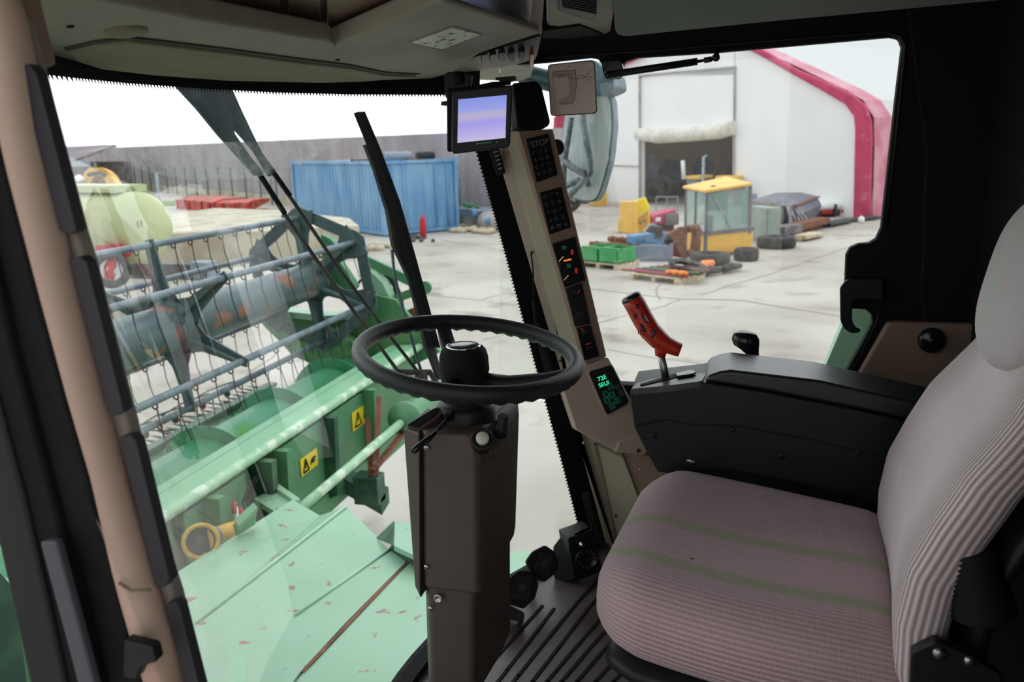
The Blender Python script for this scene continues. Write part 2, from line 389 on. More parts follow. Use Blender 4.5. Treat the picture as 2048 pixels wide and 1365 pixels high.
def text_obj(txt, size, pos, ux, uy, material, parent, name='lettering', depth=.0005, align='CENTER'):
    cu = bpy.data.curves.new(name, 'FONT'); cu.body = txt; cu.size = size; cu.extrude = depth; cu.align_x = align; cu.align_y = 'CENTER'
    t = bpy.data.objects.new('tmp_text', cu); COL.objects.link(t); bpy.context.view_layer.update()
    me = bpy.data.meshes.new_from_object(t.evaluated_get(bpy.context.evaluated_depsgraph_get())); bpy.data.objects.remove(t)
    ux = V(ux).normalized(); n = ux.cross(V(uy)).normalized(); uy = n.cross(ux)
    Mx = Matrix((ux, uy, n)).transposed().to_4x4(); Mx.translation = V(pos)
    me.transform(Mx); me.materials.clear(); me.materials.append(M[material])
    o = bpy.data.objects.new(name, me); COL.objects.link(o)
    if parent is not None: o.parent = parent; o.matrix_parent_inverse = WM[parent.name].inverted()
    WM[o.name] = Matrix.Identity(4)
    return o
def rr(poly, r, k=4):
    # round the corners of an outline
    out = []; n = len(poly)
    for i in range(n):
        p = V((*poly[i], 0)); a = V((*poly[i-1], 0)); b = V((*poly[(i+1) % n], 0))
        ra = min(r, (a-p).length*.45); rb = min(r, (b-p).length*.45)
        p0 = p+(a-p).normalized()*ra; p1 = p+(b-p).normalized()*rb
        for j in range(k+1):
            t = j/k; q = p0*(1-t)**2+p*2*t*(1-t)+p1*t*t; out.append((q.x, q.y))
    return out
def lerp(a, b, t): return a+(b-a)*t
def grid_px(q, u, v):
    # bilinear point inside a measured quad: q = top-left, top-right, bottom-right, bottom-left
    x = (q[0][0]*(1-u)+q[1][0]*u)*(1-v)+(q[3][0]*(1-u)+q[2][0]*u)*v
    y = (q[0][1]*(1-u)+q[1][1]*u)*(1-v)+(q[3][1]*(1-u)+q[2][1]*u)*v
    return (x, y)
def sub_quad(q, u0, v0, u1, v1): return [grid_px(q, u0, v0), grid_px(q, u1, v0), grid_px(q, u1, v1), grid_px(q, u0, v1)]
def facing(pl):
    n = pl[1]; ux = V((0, 0, 1)).cross(n).normalized(); uy = n.cross(ux); return ux, uy
# ================================================================== CAB SHELL
def WY(x, z): return .2 + .28*(z-1.95) - .30*(x/.78)**2
def WP(px, py, off=0.0):
    # point of the curved windscreen seen at a pixel, off metres outside it
    v = ray(px, py); a, b = .2, 6.0
    g = lambda t: (CAMP+v*t).y - WY((CAMP+v*t).x, (CAMP+v*t).z) - off
    # take the last crossing, the far side of the curve as seen from inside
    ts = [a+(b-a)*i/600 for i in range(601)]; hit = None
    for t0, t1 in zip(ts, ts[1:]):
        p = CAMP+v*t0
        if g(t0) < 0 <= g(t1) and -.9 < p.x < .9: hit = (t0, t1); break
    if hit is None: return CAMP+v*2.0
    t0, t1 = hit
    for _ in range(30):
        tm = (t0+t1)/2
        if g(tm) < 0: t0 = tm
        else: t1 = tm
    return CAMP+v*t0

# floor with ribbed rubber mat
FZ = 1.95
mb = MB()
edge = [(-.82, -1.05), (.84, -1.05), (.84, -.12)] + [(x, WY(x, FZ)+.01) for x in [.78-i*.065*1.0 for i in range(25)]] + [(-.82, -.12)]
mb.prism([(x, y, FZ-.05) for x, y in edge], (0, 0, .05))
fl = struct(mb.obj('floor', 'mat_brown'))
mb = MB()
GL = [[(990, 1318), (1040, 1262), (1085, 1212)], [(1013, 1342), (1060, 1281), (1108, 1218)], [(1035, 1354), (1098, 1275), (1155, 1205), (1207, 1150)], [(1064, 1365), (1120, 1292), (1176, 1218), (1224, 1164)], [(1093, 1365), (1156, 1290), (1222, 1214), (1260, 1172)],
      [(1122, 1365), (1172, 1306), (1217, 1255), (1280, 1186)], [(1153, 1365), (1198, 1312), (1240, 1265), (1300, 1200)], [(1190, 1365), (1218, 1334), (1242, 1307), (1320, 1222)], [(1226, 1365), (1260, 1328), (1340, 1242)], [(1262, 1365), (1300, 1325), (1360, 1262)]]
for pts in GL:
    q = [P(x, y, Z=FZ+.001) for x, y in pts]; q = [q[0]+(q[0]-q[1]).normalized()*.7]+q
    if len(pts) > 3: q.append(q[-1]+(q[-1]-q[-2])*.3)
    for a, b in zip(q, q[1:]):
        for k in range(8):
            s0, s1 = lerp(a, b, k/8), lerp(a, b, (k+1.05)/8)
            if -.8 < s0.x < .82 and s0.y > -1 and s1.y < WY(s1.x, FZ)-.03: mb.bar(s0, s1, .0075, .0035)
struct(mb.obj('trim_1', 'black_matte'))          # dark grooves of the mat
mb = MB()                                        # sill below the windscreen
for i in range(24):
    x0, x1 = .78-i*.065, .78-(i+1)*.065
    a, b = V((x0, WY(x0, FZ)-.005, FZ+.005)), V((x1, WY(x1, FZ)-.005, FZ+.005)); mb.bar(a, b, .045, .03)
struct(mb.obj('trim_2', 'rubber'))
# walls
mb = MB(); mb.box((-.86, -1.1, 1.9), (.86, -1.05, 3.5)); struct(mb.obj('wall_back', 'black_matte'))
mb = MB(); mb.box((.86, -1.1, 1.9), (.9, -.86, 3.5)); mb.box((.86, -.87, 1.9), (.9, -.1, 2.42)); struct(mb.obj('wall_right', 'black_matte'))

# unseen harvester parts, added to dim the cab: roof overhang, landing, body, wall
mb = MB(); mb.prism([(-1.32, -1.3, 3.53), (1.3, -1.3, 3.53), (1.3, .75, 3.53), (.6, 1.0, 3.5), (-.6, 1.0, 3.5), (-1.32, .75, 3.53)], (0, 0, .16)); ro0 = mb.obj('cab_roof', 'green_paint', bevel=.04); struct(ro0)
mb = MB(); mb.box((-2.1, -1.3, 1.78), (-.9, .35, 1.84)); struct(mb.obj('landing', 'dark_iron'))
mb = MB(); mb.box((-1.6, -6.0, .7), (1.6, -1.2, 4.2)); struct(mb.obj('harvester_body', 'green_paint'))
mb = MB(); mb.box((-.87, -1.1, 1.9), (-.83, -.70, 3.5)); struct(mb.obj('wall_left', 'black_matte'))
# ceiling
mb = MB()
ce = [(-.88, -1.1), (.9, -1.1), (.9, -.0)] + [(x, WY(x, 3.45)+.0) for x in [.85-i*.085 for i in range(21)]]
mb.prism([(x, y, 3.47) for x, y in ce], (0, 0, .05))
struct(mb.obj('ceiling', 'console_brown'))
UND = plane((0, .45, 3.25), (0, -.154, -1))
def UP_(t): return (UND[0]-UND[1]*t, UND[1])
# roof lining parts: one overhead console
con = thing('overhead_console', 'long beige overhead console with recessed bays along the front of the cab roof', 'console', (0, .3, 3.3))
mb = MB(); mb.slab([(-60, -30), (170, -6), (420, 44), (660, 84), (672, 92), (885, 2), (1080, 66), (1062, 72), (962, 106), (905, 146), (860, 158), (640, 165), (450, 160), (300, 147), (160, 128), (60, 100), (-40, 60)], UND, -.035, 0)
mb.obj('underside', 'liner_light', con, bevel=.006)
mb = MB(); mb.slab([(134, 97), (190, 84), (262, 76), (450, 100), (610, 122), (700, 132), (770, 147), (834, 149), (720, 158), (640, 160), (450, 155), (300, 143), (200, 131), (150, 115)], UND, 0, .007)
mb.obj('visor_panel', 'liner_olive', con, bevel=.004)
mb = MB(); mb.slab([(128, 95), (190, 80), (262, 72), (450, 95), (610, 117), (700, 128), (770, 143), (840, 147), (770, 151), (700, 136), (450, 104), (262, 80), (190, 88), (140, 101)], UND, 0, .003)
mb.obj('seam', 'seam_dark', con)
# dark bays behind the lip
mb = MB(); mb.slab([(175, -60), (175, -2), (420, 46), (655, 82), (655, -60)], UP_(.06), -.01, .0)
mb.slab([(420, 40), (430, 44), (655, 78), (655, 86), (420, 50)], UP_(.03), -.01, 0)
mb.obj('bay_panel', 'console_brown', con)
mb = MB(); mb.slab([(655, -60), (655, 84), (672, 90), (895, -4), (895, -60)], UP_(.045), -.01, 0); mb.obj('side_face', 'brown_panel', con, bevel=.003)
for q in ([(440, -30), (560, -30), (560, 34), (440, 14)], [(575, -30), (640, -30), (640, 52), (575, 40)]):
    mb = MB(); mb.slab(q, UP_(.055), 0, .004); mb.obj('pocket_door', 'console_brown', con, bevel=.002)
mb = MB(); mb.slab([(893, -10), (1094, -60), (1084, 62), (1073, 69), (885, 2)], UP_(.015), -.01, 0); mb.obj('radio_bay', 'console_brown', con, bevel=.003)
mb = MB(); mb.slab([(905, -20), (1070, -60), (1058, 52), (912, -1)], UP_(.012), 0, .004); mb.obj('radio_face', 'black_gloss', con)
mb = MB(); mb.slab(rr([(822, 83), (905, 54), (960, 68), (884, 97)], 3), UND, 0, .002); mb.obj('worn_label', 'label_paper', con)
mb = MB(); mb.slab(rr([(815, 84), (905, 50), (968, 68), (886, 101)], 5), UND, 0, .0012); mb.obj('label_recess', 'liner_olive', con)
o_, ux_ = PP(252, 62, UND), (PP(270, 62, UND)-PP(252, 62, UND))
mb = MB(); mb.lathe(o_, UND[1], [(.028, -.002), (.028, .003), (.022, .005), (.001, .006)]); mb.obj('roof_clip', 'liner_olive', con)
for px, py in ((140, 52), (675, 119), (268, 62)):
    mb = MB(); mb.lathe(PP(px, py, UND), UND[1], [(.005, 0), (.005, .002), (.001, .003)], n=10); mb.obj('screw', 'black_plastic', con)
# switch panel below the right end of the console
mb = MB(); mb.slab([(884, 120), (955, 103), (1086, 62), (1076, 110), (1062, 155), (1040, 164), (900, 158), (890, 140)], UP_(.012), -.02, 0); mb.obj('switch_housing', 'liner_light', con, bevel=.004)
mb = MB(); mb.slab(rr([(930, 118), (990, 96), (1082, 68), (1066, 134), (1030, 126)], 6), UP_(.010), 0, .004); mb.obj('switch_panel', 'black_plastic', con)
for i, (x, y) in enumerate([(968, 112), (985, 112), (1003, 108), (1022, 108), (1043, 106)]):
    mb = MB(); mb.slab(rr([(x-6, y-10), (x+6, y-12), (x+6, y+8), (x-6, y+8)], 2), UP_(.006), 0, .010); mb.obj('switch', 'black_plastic', con, bevel=.001)
mb = MB(); mb.slab(rr([(1060, 100), (1067, 99), (1065, 128), (1058, 128)], 2), UP_(.006), 0, .012); mb.obj('hazard_switch', 'red_plastic', con, label='small red rocker switch')
# right rear end of the lining with the air vent
hl = thing('headliner_panel', 'grey padded headliner along the top of the right side window', 'headliner', (.6, -.4, 3.4))
mb = MB(); mb.slab(rr([(1222, -60), (2080, -60), (2080, -6), (1650, 34), (1560, 42), (1248, 74), (1230, 68)], 12), plane((.3, 0, 3.37), (-.25, 0, -1)), -.03, 0); mb.obj('padding', 'headliner_grey', hl, bevel=.012, seg=3)
vt = thing('roof_air_vent', 'black louvred air vent in the beige roof panel right of the console', 'vent', PP(1150, 10, UND))
mb = MB(); mb.slab([(1094, -60), (1250, -60), (1232, 8), (1222, 64), (1200, 72), (1176, 62), (1096, 52)], UP_(.02), -.02, 0); mb.obj('vent_panel', 'liner_light', vt, bevel=.006)
mb = MB(); mb.slab([(1086, 62), (1160, 52), (1206, 70), (1130, 78), (1084, 76)], UP_(.015), -.02, 0); mb.obj('vent_recess', 'black_matte', vt)
mb = MB(); mb.slab([(1116, -40), (1200, -40), (1190, 34), (1184, 40), (1116, 16)], UP_(.016), 0, .006); mb.obj('vent_frame', 'black_plastic', vt, bevel=.003)
for i in range(6):
    mb = MB(); mb.slab([(1124, -8+i*5-14), (1192, 8+i*5-14), (1192, 10+i*5-14), (1124, -5+i*5-14)], UP_(.010), 0, .008); mb.obj('louvre', 'rubber', vt)

# ------------------------------------------------------------------ windscreen
wz = [1.9+1.5*i/30 for i in range(31)]; wx = [-.83+1.66*i/40 for i in range(41)]
mb = MB(); o = []
mb.add([(x, WY(x, z), z) for z in wz for x in wx], [(j*41+i, j*41+i+1, (j+1)*41+i+1, (j+1)*41+i) for j in range(30) for i in range(40)], True)
win = struct(mb.obj('window_1', 'windscreen_glass'))
mb = MB()                                          # dried dust left above the wiper sweep
arc = [(205, 292), (262, 333), (330, 352), (400, 362), (470, 360), (540, 350), (600, 331), (660, 296), (690, 274)]
topc = [(200, 290), (262, 292), (330, 290), (400, 286), (470, 284), (540, 282), (600, 279), (660, 276), (690, 273)]
n = 60; vsx = []
for i in range(n+1):
    t = i/n*(len(arc)-1); k = min(int(t), len(arc)-2); f = t-k
    a = (lerp(arc[k][0], arc[k+1][0], f), lerp(arc[k][1], arc[k+1][1], f)); b = (lerp(topc[k][0], topc[k+1][0], f), lerp(topc[k][1], topc[k+1][1], f))
    for j in range(5): s = j/4; vsx.append(WP(lerp(b[0], a[0], s), lerp(b[1], a[1], s), .004))
mb.add(vsx, [(i*5+j, i*5+j+1, (i+1)*5+j+1, (i+1)*5+j) for i in range(n) for j in range(4)], True)
mb.obj('dust_film', 'dust_film', win)
# black ceramic border: band outside a measured edge, with a toothed dotted rim
def band(edge, outward, off, teeth_len, name, step=.0085):
    # edge: px polyline; outward: polyline of same length further out
    E_ = [WP(x, y, off) for x, y in edge]; O_ = [WP(x, y, off) for x, y in outward]
    mb = MB(); n = len(E_)
    mb.add([p for p in E_+O_], [(i, i+1, n+i+1, n+i) for i in range(n-1)], True)
    for i in range(n-1):
        a, b = E_[i], E_[i+1]; L = (b-a).length; k = max(1, int(L/step)); d = (b-a).normalized()
        inn = (E_[i]-O_[i]); inn = (inn-d*inn.dot(d)).normalized()
        for j in range(k):
            p = a+(b-a)*(j/k); q = a+(b-a)*((j+.55)/k); mb.add([p, q, (p+q)/2+inn*teeth_len], [(0, 1, 2)])
    return mb
def dens(pl, k=8):
    out = []
    for a, b in zip(pl, pl[1:]):
        for j in range(k): out.append((lerp(a[0], b[0], j/k), lerp(a[1], b[1], j/k)))
    return out+[pl[-1]]
te = dens([(70, 147), (150, 156), (250, 166), (400, 177), (550, 185), (700, 189), (905, 190), (960, 190)]); to = dens([(60, 60), (150, 90), (250, 100), (400, 115), (550, 125), (700, 130), (905, 130), (960, 130)])
band(te, to, -.003, .008, 'f').obj('border_band', 'black_matte', win)
re = dens([(942, 250), (955, 310), (1010, 505), (1068, 720), (1128, 940), (1168, 1096)]); ro = dens([(997, 250), (1008, 310), (1064, 505), (1126, 720), (1188, 940), (1228, 1096)])
band(re, ro, -.003, .007, 'f').obj('border_band', 'black_matte', win)

# ------------------------------------------------------------------ wiper outside the windscreen
def wp(x, y, o=.035): return WP(x, y, o)
wt = thing('windscreen_wiper', 'black pantograph wiper with two long arms hanging outside the windscreen', 'wiper', wp(400, 190))
def strip(mb, left, right, off=.035, th=.006):
    a = [wp(x, y, off) for x, y in left]; b = [wp(x, y, off) for x, y in right]
    for i in range(len(a)-1): mb.prism([a[i], a[i+1], b[i+1], b[i]], (0, th, 0))
mat('wiper_grey', S(70, 84, 92), .5, c2=S(96, 110, 118), scale=14)
mb = MB(); strip(mb, [(352, 170), (396, 218), (440, 272), (482, 318), (512, 352)], [(448, 172), (462, 222), (470, 268), (500, 312), (528, 346)]); mb.obj('arm_shroud', 'wiper_grey', wt)
mb = MB(); strip(mb, [(420, 172), (450, 222), (474, 262), (508, 300), (540, 353)], [(462, 172), (484, 222), (505, 266), (524, 305), (552, 343)], .045); mb.obj('arm_shroud', 'wiper_grey', wt)
mb = MB(); mb.tube([wp(x, y, .04) for x, y in [(519, 348), (560, 415), (640, 530), (720, 640), (790, 735), (822, 772)]], .0045, 8); mb.obj('arm_rod', 'dark_iron', wt)
mb = MB(); mb.tube([wp(x, y, .04) for x, y in [(546, 346), (590, 408), (680, 540), (770, 660), (850, 762)]], .0045, 8); mb.obj('arm_rod', 'dark_iron', wt)
for a, b in (((517, 345), (570, 428)), ((543, 340), (580, 392))):
    mb = MB(); mb.tube([wp(*a, .04), wp(*b, .04)], .0062, 8); mb.obj('sleeve', 'rubber', wt)
mb = MB(); mb.lathe(wp(850, 760, .03), (0, 1, .1), [(.02, 0), (.02, .02), (.012, .026)], n=20); mb.tube([wp(800, 745, .04), wp(860, 745, .04), wp(875, 770, .04)], .008, 8); mb.obj('joint', 'dark_iron', wt)
mb = MB(); strip(mb, [(722, 226), (752, 300), (790, 405), (822, 520), (868, 690)], [(730, 223), (761, 297), (800, 402), (833, 518), (881, 696)], .012, .02); mb.obj('blade', 'rubber', wt)
mb = MB(); strip(mb, [(731, 290), (752, 345), (775, 420), (787, 490), (820, 560), (852, 690), (878, 760)], [(742, 288), (765, 342), (790, 418), (812, 488), (838, 560), (868, 690), (888, 760)], .034, .008); mb.obj('blade_carrier', 'dark_iron', wt)
mb = MB(); mb.tube([wp(x, y, .045) for x, y in [(784, 500), (788, 545), (800, 600), (815, 650), (835, 720), (848, 760)]], .004, 8); mb.obj('link_rod', 'wiper_grey', wt)

# ------------------------------------------------------------------ right corner post
PA = plane3(P(1040, 262, X=.75), P(1175, 725, X=.75), P(1105, 262, X=.80))
post = thing('instrument_post', 'slanting beige corner post carrying warning lamps and gauges', 'instrument post', (.8, 0, FZ))
mb = MB(); mb.slab([(975, 262), (1042, 255), (1058, 262), (1180, 700), (1150, 860), (1255, 1170), (1236, 1160), (1148, 830), (1120, 740), (1000, 330)], PX(.775), -.07, 0); mb.obj('front_flange', 'tan_plastic', post, bevel=.004)
mb = MB(); mb.slab([(1008, 262), (1040, 262), (1176, 728), (1150, 790), (1142, 770)], PX(.765), -.03, 0); mb.obj('fascia_side', 'olive_panel', post, bevel=.003)
mb = MB(); mb.slab(rr([(1036, 262), (1106, 258), (1214, 714), (1172, 730)], 4), PA, -.06, 0); mb.obj('fascia', 'brown_panel', post, bevel=.004)  # shade of the turned-away face is put into this darker brown
mb = MB(); mb.slab(rr([(1026, 166), (1072, 162), (1083, 172), (1101, 244), (1096, 254), (1048, 262), (1034, 258)], 5), PA, -.05, .004); mb.obj('speaker_grille', 'black_matte', post, bevel=.006, label='black speaker grille at the top')
mb = MB(); mb.slab([(1000, 335), (1008, 262), (1030, 262), (1022, 300)], PX(.77), -.05, 0); mb.obj('upper_cover', 'brown_panel', post)
# warning panels
WPANEL = [(1051, 278), (1096, 268), (1115, 350), (1072, 366)]
IPANEL = [(1078, 386), (1122, 374), (1141, 455), (1098, 470)]
def panel(name, q, r=3):
    mb = MB(); mb.slab(rr(q, r), PA, 0, .004); return mb.obj(name, 'black_gloss', post, bevel=.001)
PT = (PA[0]+PA[1]*.0045, PA[1])
def line_icon(mb, q, pts, w=.7):
    # thin raised printed strokes
    for (u0, v0), (u1, v1) in zip(pts, pts[1:]):
        a, b = PP(*grid_px(q, u0, v0), PT), PP(*grid_px(q, u1, v1), PT); mb.bar(a, b, .0011*w, .0006, up=PT[1])
ICO = [[(.1, .5), (.3, .2), (.7, .2), (.9, .5), (.7, .8), (.3, .8), (.1, .5)], [(.2, .8), (.2, .3), (.6, .3), (.6, .6), (.9, .6), (.9, .8), (.2, .8)],
       [(.2, .2), (.2, .8), (.6, .8), (.6, .2), (.2, .2)], [(.1, .8), (.5, .2), (.9, .3)], [(.2, .7), (.4, .4), (.8, .4), (.9, .7)],
       [(.3, .2), (.3, .8), (.7, .8), (.7, .3), (.5, .15), (.3, .2)], [(.1, .5), (.5, .2), (.5, .8), (.9, .5)]]
wpn = panel('warning_lamp_panel', WPANEL)
a_, b_ = PP(1082, 286, PT), None
ux = (PP(1092, 283, PT)-PP(1068, 289, PT)).normalized(); uy = (PP(1082, 280, PT)-PP(1085, 292, PT)).normalized()
t = text_obj('STOP', .021, PP(1080, 286.5, PT), ux, uy, 'icon_grey', wpn, name='stop_lettering')
for r in range(5):
    for c_ in range(3):
        if r == 0: continue
        mb = MB(); q = sub_quad(WPANEL, .12+c_*.27, .14+r*.16, .30+c_*.27, .25+r*.16); line_icon(mb, q, ICO[(r*3+c_) % 7]); mb.obj('warning_symbol', 'icon_grey', wpn)
mb = MB(); q = sub_quad(WPANEL, .1, .06, .24, .18); line_icon(mb, q, [(.5+.4*cos(k*pi/4), .5+.4*sin(k*pi/4)) for k in range(9)]); mb.obj('warning_symbol', 'icon_grey', wpn)
ipn = panel('function_symbol_panel', IPANEL)
for r in range(4):
    for c_ in range(3):
        mb = MB(); q = sub_quad(IPANEL, .12+c_*.28, .06+r*.19, .32+c_*.28, .19+r*.19); line_icon(mb, q, ICO[(r*2+c_*3) % 7]); mb.obj('function_symbol', 'icon_grey', ipn)
for ch, (x, y) in (('A', (1105, 456)), ('M', (1118, 452))):
    text_obj(ch, .015, PP(x, y, PT), ux, uy, 'icon_grey', ipn, name='letter_symbol')
mb = MB(); line_icon(mb, sub_quad(IPANEL, .72, .82, .92, .94), ICO[1]); mb.obj('function_symbol', 'icon_grey', ipn)
# gauge cluster
GA = [(1106, 489), (1149, 475), (1169, 560), (1130, 574)]
gpn = panel('gauge_cluster', GA, 2)
mb = MB()
for a, b in zip(GA, GA[1:]+GA[:1]): mb.bar(PP(*a, PT), PP(*b, PT), .003, .006, up=PT[1])
mb.obj('cluster_bezel', 'black_plastic', gpn)
for qq, mt in (([(.5, .18), (.72, .18), (.72, .30), (.5, .30)], 'x'),): pass
def patch(px, py, w, h, material, name, par, dz=.0005):
    w *= .8; h *= .7
    mb = MB(); mb.slab([(px-w, py-h), (px+w, py-h*1.2), (px+w*1.2, py+h), (px-w*.8, py+h)], PT, 0, dz); return mb.obj(name, material, par)
patch(1144, 505, 3, 7, 'lamp_red', 'red_zone', gpn); patch(1152, 542, 3, 7, 'lamp_red', 'red_zone', gpn)
patch(1128, 496, 5, 5, 'lamp_green', 'green_zone', gpn); patch(1137, 532, 5, 5, 'lamp_green', 'green_zone', gpn)
for c_, tip in (((1147, 518), (1120, 524)), ((1146, 520), (1151, 519))):
    mb = MB(); mb.tube([PP(*c_, (PT[0]+PT[1]*.004, PT[1])), PP(*tip, (PT[0]+PT[1]*.004, PT[1]))], .0016, 6); mb.obj('lit_pointer', 'lamp_orange', gpn)
for x, y in ((1123, 528), (1147, 519)):
    mb = MB(); mb.lathe(PP(x, y, PT), PT[1], [(.009, 0), (.009, .006), (.007, .008)], n=18); mb.obj('pointer_hub', 'black_plastic', gpn)
for a, b in (((1118, 523), (1127, 513)), ((1128, 561), (1137, 551))):
    mb = MB(); mb.tube([PP(*a, PT), PP(*b, PT)], .0008, 6); mb.obj('needle', 'needle_pale', gpn)
for k, (q, nd) in enumerate([([(1130, 578), (1163, 566), (1180, 648), (1149, 654)], [((1156, 587), (1160, 580))]),
                  ([(1152, 656), (1180, 650), (1198, 712), (1168, 722)], [((1162, 657), (1168, 664)), ((1171, 690), (1182, 686))])]):
    p_ = panel('small_gauge_strip', q, 2)
    for a, b in nd:
        mb = MB(); mb.tube([PP(*a, PT), PP(*b, PT)], .0009, 6); mb.obj('needle', 'lamp_red', p_)
    c0 = grid_px(q, .5, .2 if k == 0 else .25); pts = [PP(c0[0]+6*cos(t), c0[1]+6*sin(t), PT) for t in [pi+.3*j for j in range(9)]]
    for s in range(0, 9, 2):
        mb = MB(); mb.bar(pts[s], pts[s]+(PP(*c0, PT)-pts[s])*.3, .0012, .0006, up=PT[1]); mb.obj('tick', 'icon_grey', p_)
    c1 = grid_px(q, .55, .75); pts = [PP(c1[0]+7*cos(t), c1[1]+7*sin(t), PT) for t in [pi+.3*j for j in range(9)]]
    for s in range(0, 9, 2):
        mb = MB(); mb.bar(pts[s], pts[s]+(PP(*c1, PT)-pts[s])*.3, .0012, .0006, up=PT[1]); mb.obj('tick', 'icon_grey', p_)
# side vents, wire, screws on the post
for q in ([(982, 300), (998, 297), (1012, 346), (997, 352)], [(1166, 985), (1180, 982), (1209, 1080), (1192, 1086)], [(1068, 645), (1080, 643), (1108, 740), (1094, 744)]):
    mb = MB(); mb.slab(rr(q, 3), PX(.765), 0, .022); ob = mb.obj('rubber_stop', 'rubber', post, bevel=.003)
q = [(985, 302), (997, 299), (1008, 342), (998, 347)]
for j in range(5):
    mb = MB(); mb.slab(sub_quad(q, .1, .04+j*.19, .85, .10+j*.19), PX(.742), 0, .002); mb.obj('slot', 'icon_grey', post)
mb = MB(); mb.tube([P(x, y, X=.755) for x, y in [(1062, 505), (1066, 540), (1067, 570), (1068, 600)]], .0022, 8); mb.tube([P(x, y, X=.755) for x, y in [(1068, 600), (1070, 618), (1072, 645)]], .0065, 8); mb.obj('wire', 'rubber', post)
def screw(pos, n, r, par, material='screw_metal'):
    mb = MB(); mb.lathe(pos, n, [(r, 0), (r, r*.25), (r*.7, r*.5), (r*.15, r*.55)], n=14)
    n = V(n).normalized(); a = n.cross(V((.3, .2, 1))).normalized(); b = n.cross(a)
    o = mb.obj('screw', material, par)
    mb = MB()
    for d in (a, b): mb.bar(V(pos)+n*r*.5-d*r*.5, V(pos)+n*r*.5+d*r*.5, r*.2, r*.25, up=n)
    mb.obj('cross_slot', 'black_matte', o); return o
for x, y in ((1064, 505), (1121, 722), (1151, 835), (1167, 886), (1207, 1015), (1231, 1032)):
    screw(P(x, y, X=.764), (-1, 0, 0), .0045, post, 'column_brown')
mb = MB(); mb.lathe(P(1116, 295, X=.85), (-.8, .3, 0), [(.022, 0), (.022, .01), (.012, .016)], n=24); mb.obj('round_knob', 'black_plastic', post)

# lower part of the post: sloping display pod, pale panel, brown panel
PD = plane3(P(1150, 740, X=.74), P(1260, 720, X=.80), P(1235, 905, X=.72))
pod = thing('display_pod', 'beige lower post housing with small green digital readout', 'housing', (.76, -.1, 2.3))
mb = MB(); mb.slab(rr([(1122, 770), (1176, 728), (1216, 714), (1262, 800), (1278, 880), (1235, 905), (1152, 860)], 5), PD, -.07, 0); mb.obj('housing', 'tan_plastic', pod, bevel=.005)
mb = MB(); mb.slab(rr([(1230, 905), (1238, 882), (1290, 862), (1300, 895), (1290, 912)], 5), (PD[0]+PD[1]*.01, PD[1]), -.06, 0); mb.obj('ledge', 'tan_plastic', pod, bevel=.005)
screw(PP(1276, 902, (PD[0]+PD[1]*.011, PD[1])), PD[1], .006, pod, 'column_brown')
RQ = [(1176, 744), (1222, 730), (1258, 806), (1213, 831)]
mb = MB(); mb.slab(rr([(1171, 742), (1222, 725), (1263, 806), (1211, 836)], 9), PD, 0, .004); mb.obj('readout_frame', 'tan_plastic', pod, bevel=.002)
mb = MB(); mb.slab(rr(RQ, 7), PD, 0, .0055); ro_ = mb.obj('readout', 'black_gloss', pod)
PT2 = (PD[0]+PD[1]*.006, PD[1]); PTs = PT; PT = PT2
ux2 = (PP(1218, 752, PT2)-PP(1190, 762, PT2)).normalized(); uy2 = (PP(1200, 750, PT2)-PP(1208, 770, PT2)).normalized()
text_obj('72E', .017, PP(1204, 757, PT2), ux2, uy2, 'led_green', ro_, name='readout_digits')
text_obj('SEUI', .016, PP(1208, 769, PT2), ux2, uy2, 'led_green', ro_, name='readout_digits')
for (u, v) in ((.2, .52), (.5, .42), (.15, .66), (.42, .60), (.25, .82), (.52, .76)):
    mb = MB(); q = sub_quad(RQ, u, v, u+.2, v+.12); line_icon(mb, q, [(0, 0), (1, 0), (1, 1), (0, 1), (0, 0)]); line_icon(mb, q, ICO[int(u*50) % 7], .7); mb.obj('readout_symbol', 'icon_green', ro_)
for (u, v) in ((.78, .50), (.80, .66)):
    mb = MB(); q = sub_quad(RQ, u, v, u+.16, v+.11); line_icon(mb, q, [(0, 0), (1, 0), (1, 1), (0, 1), (0, 0)]); line_icon(mb, q, ICO[2], .7); mb.obj('readout_button', 'icon_grey', ro_)
PT = PTs
for x, y in ((1150, 834), (1167, 887)): screw(P(x, y, X=.752), (-1, 0, 0), .004, pod)
lp = thing('kick_panel', 'pale olive side panel with rivets below the digital readout', 'panel', (.8, -.15, FZ))
mb = MB(); mb.slab([(1150, 858), (1244, 908), (1290, 1030), (1270, 1190), (1228, 1150)], PX(.80), -.03, 0); mb.obj('panel', 'olive_panel', lp, bevel=.003)
mb = MB(); mb.slab([(1187, 888), (1192, 886), (1240, 1100), (1236, 1102)], PX(.797), 0, .002); mb.slab([(1187, 888), (1190, 884), (1246, 912), (1244, 916)], PX(.797), 0, .002); mb.obj('crease', 'liner_olive', lp)
mb = MB(); mb.slab([(1242, 905), (1320, 915), (1370, 960), (1340, 1060), (1290, 1120), (1262, 1180)], PX(.81), -.03, 0); mb.obj('rear_panel', 'brown_panel', lp)
for x, y in ((1207, 1015), (1232, 1033), (1168, 887), (1281, 940)): screw(P(x, y, X=.797), (-1, 0, 0), .004, lp)

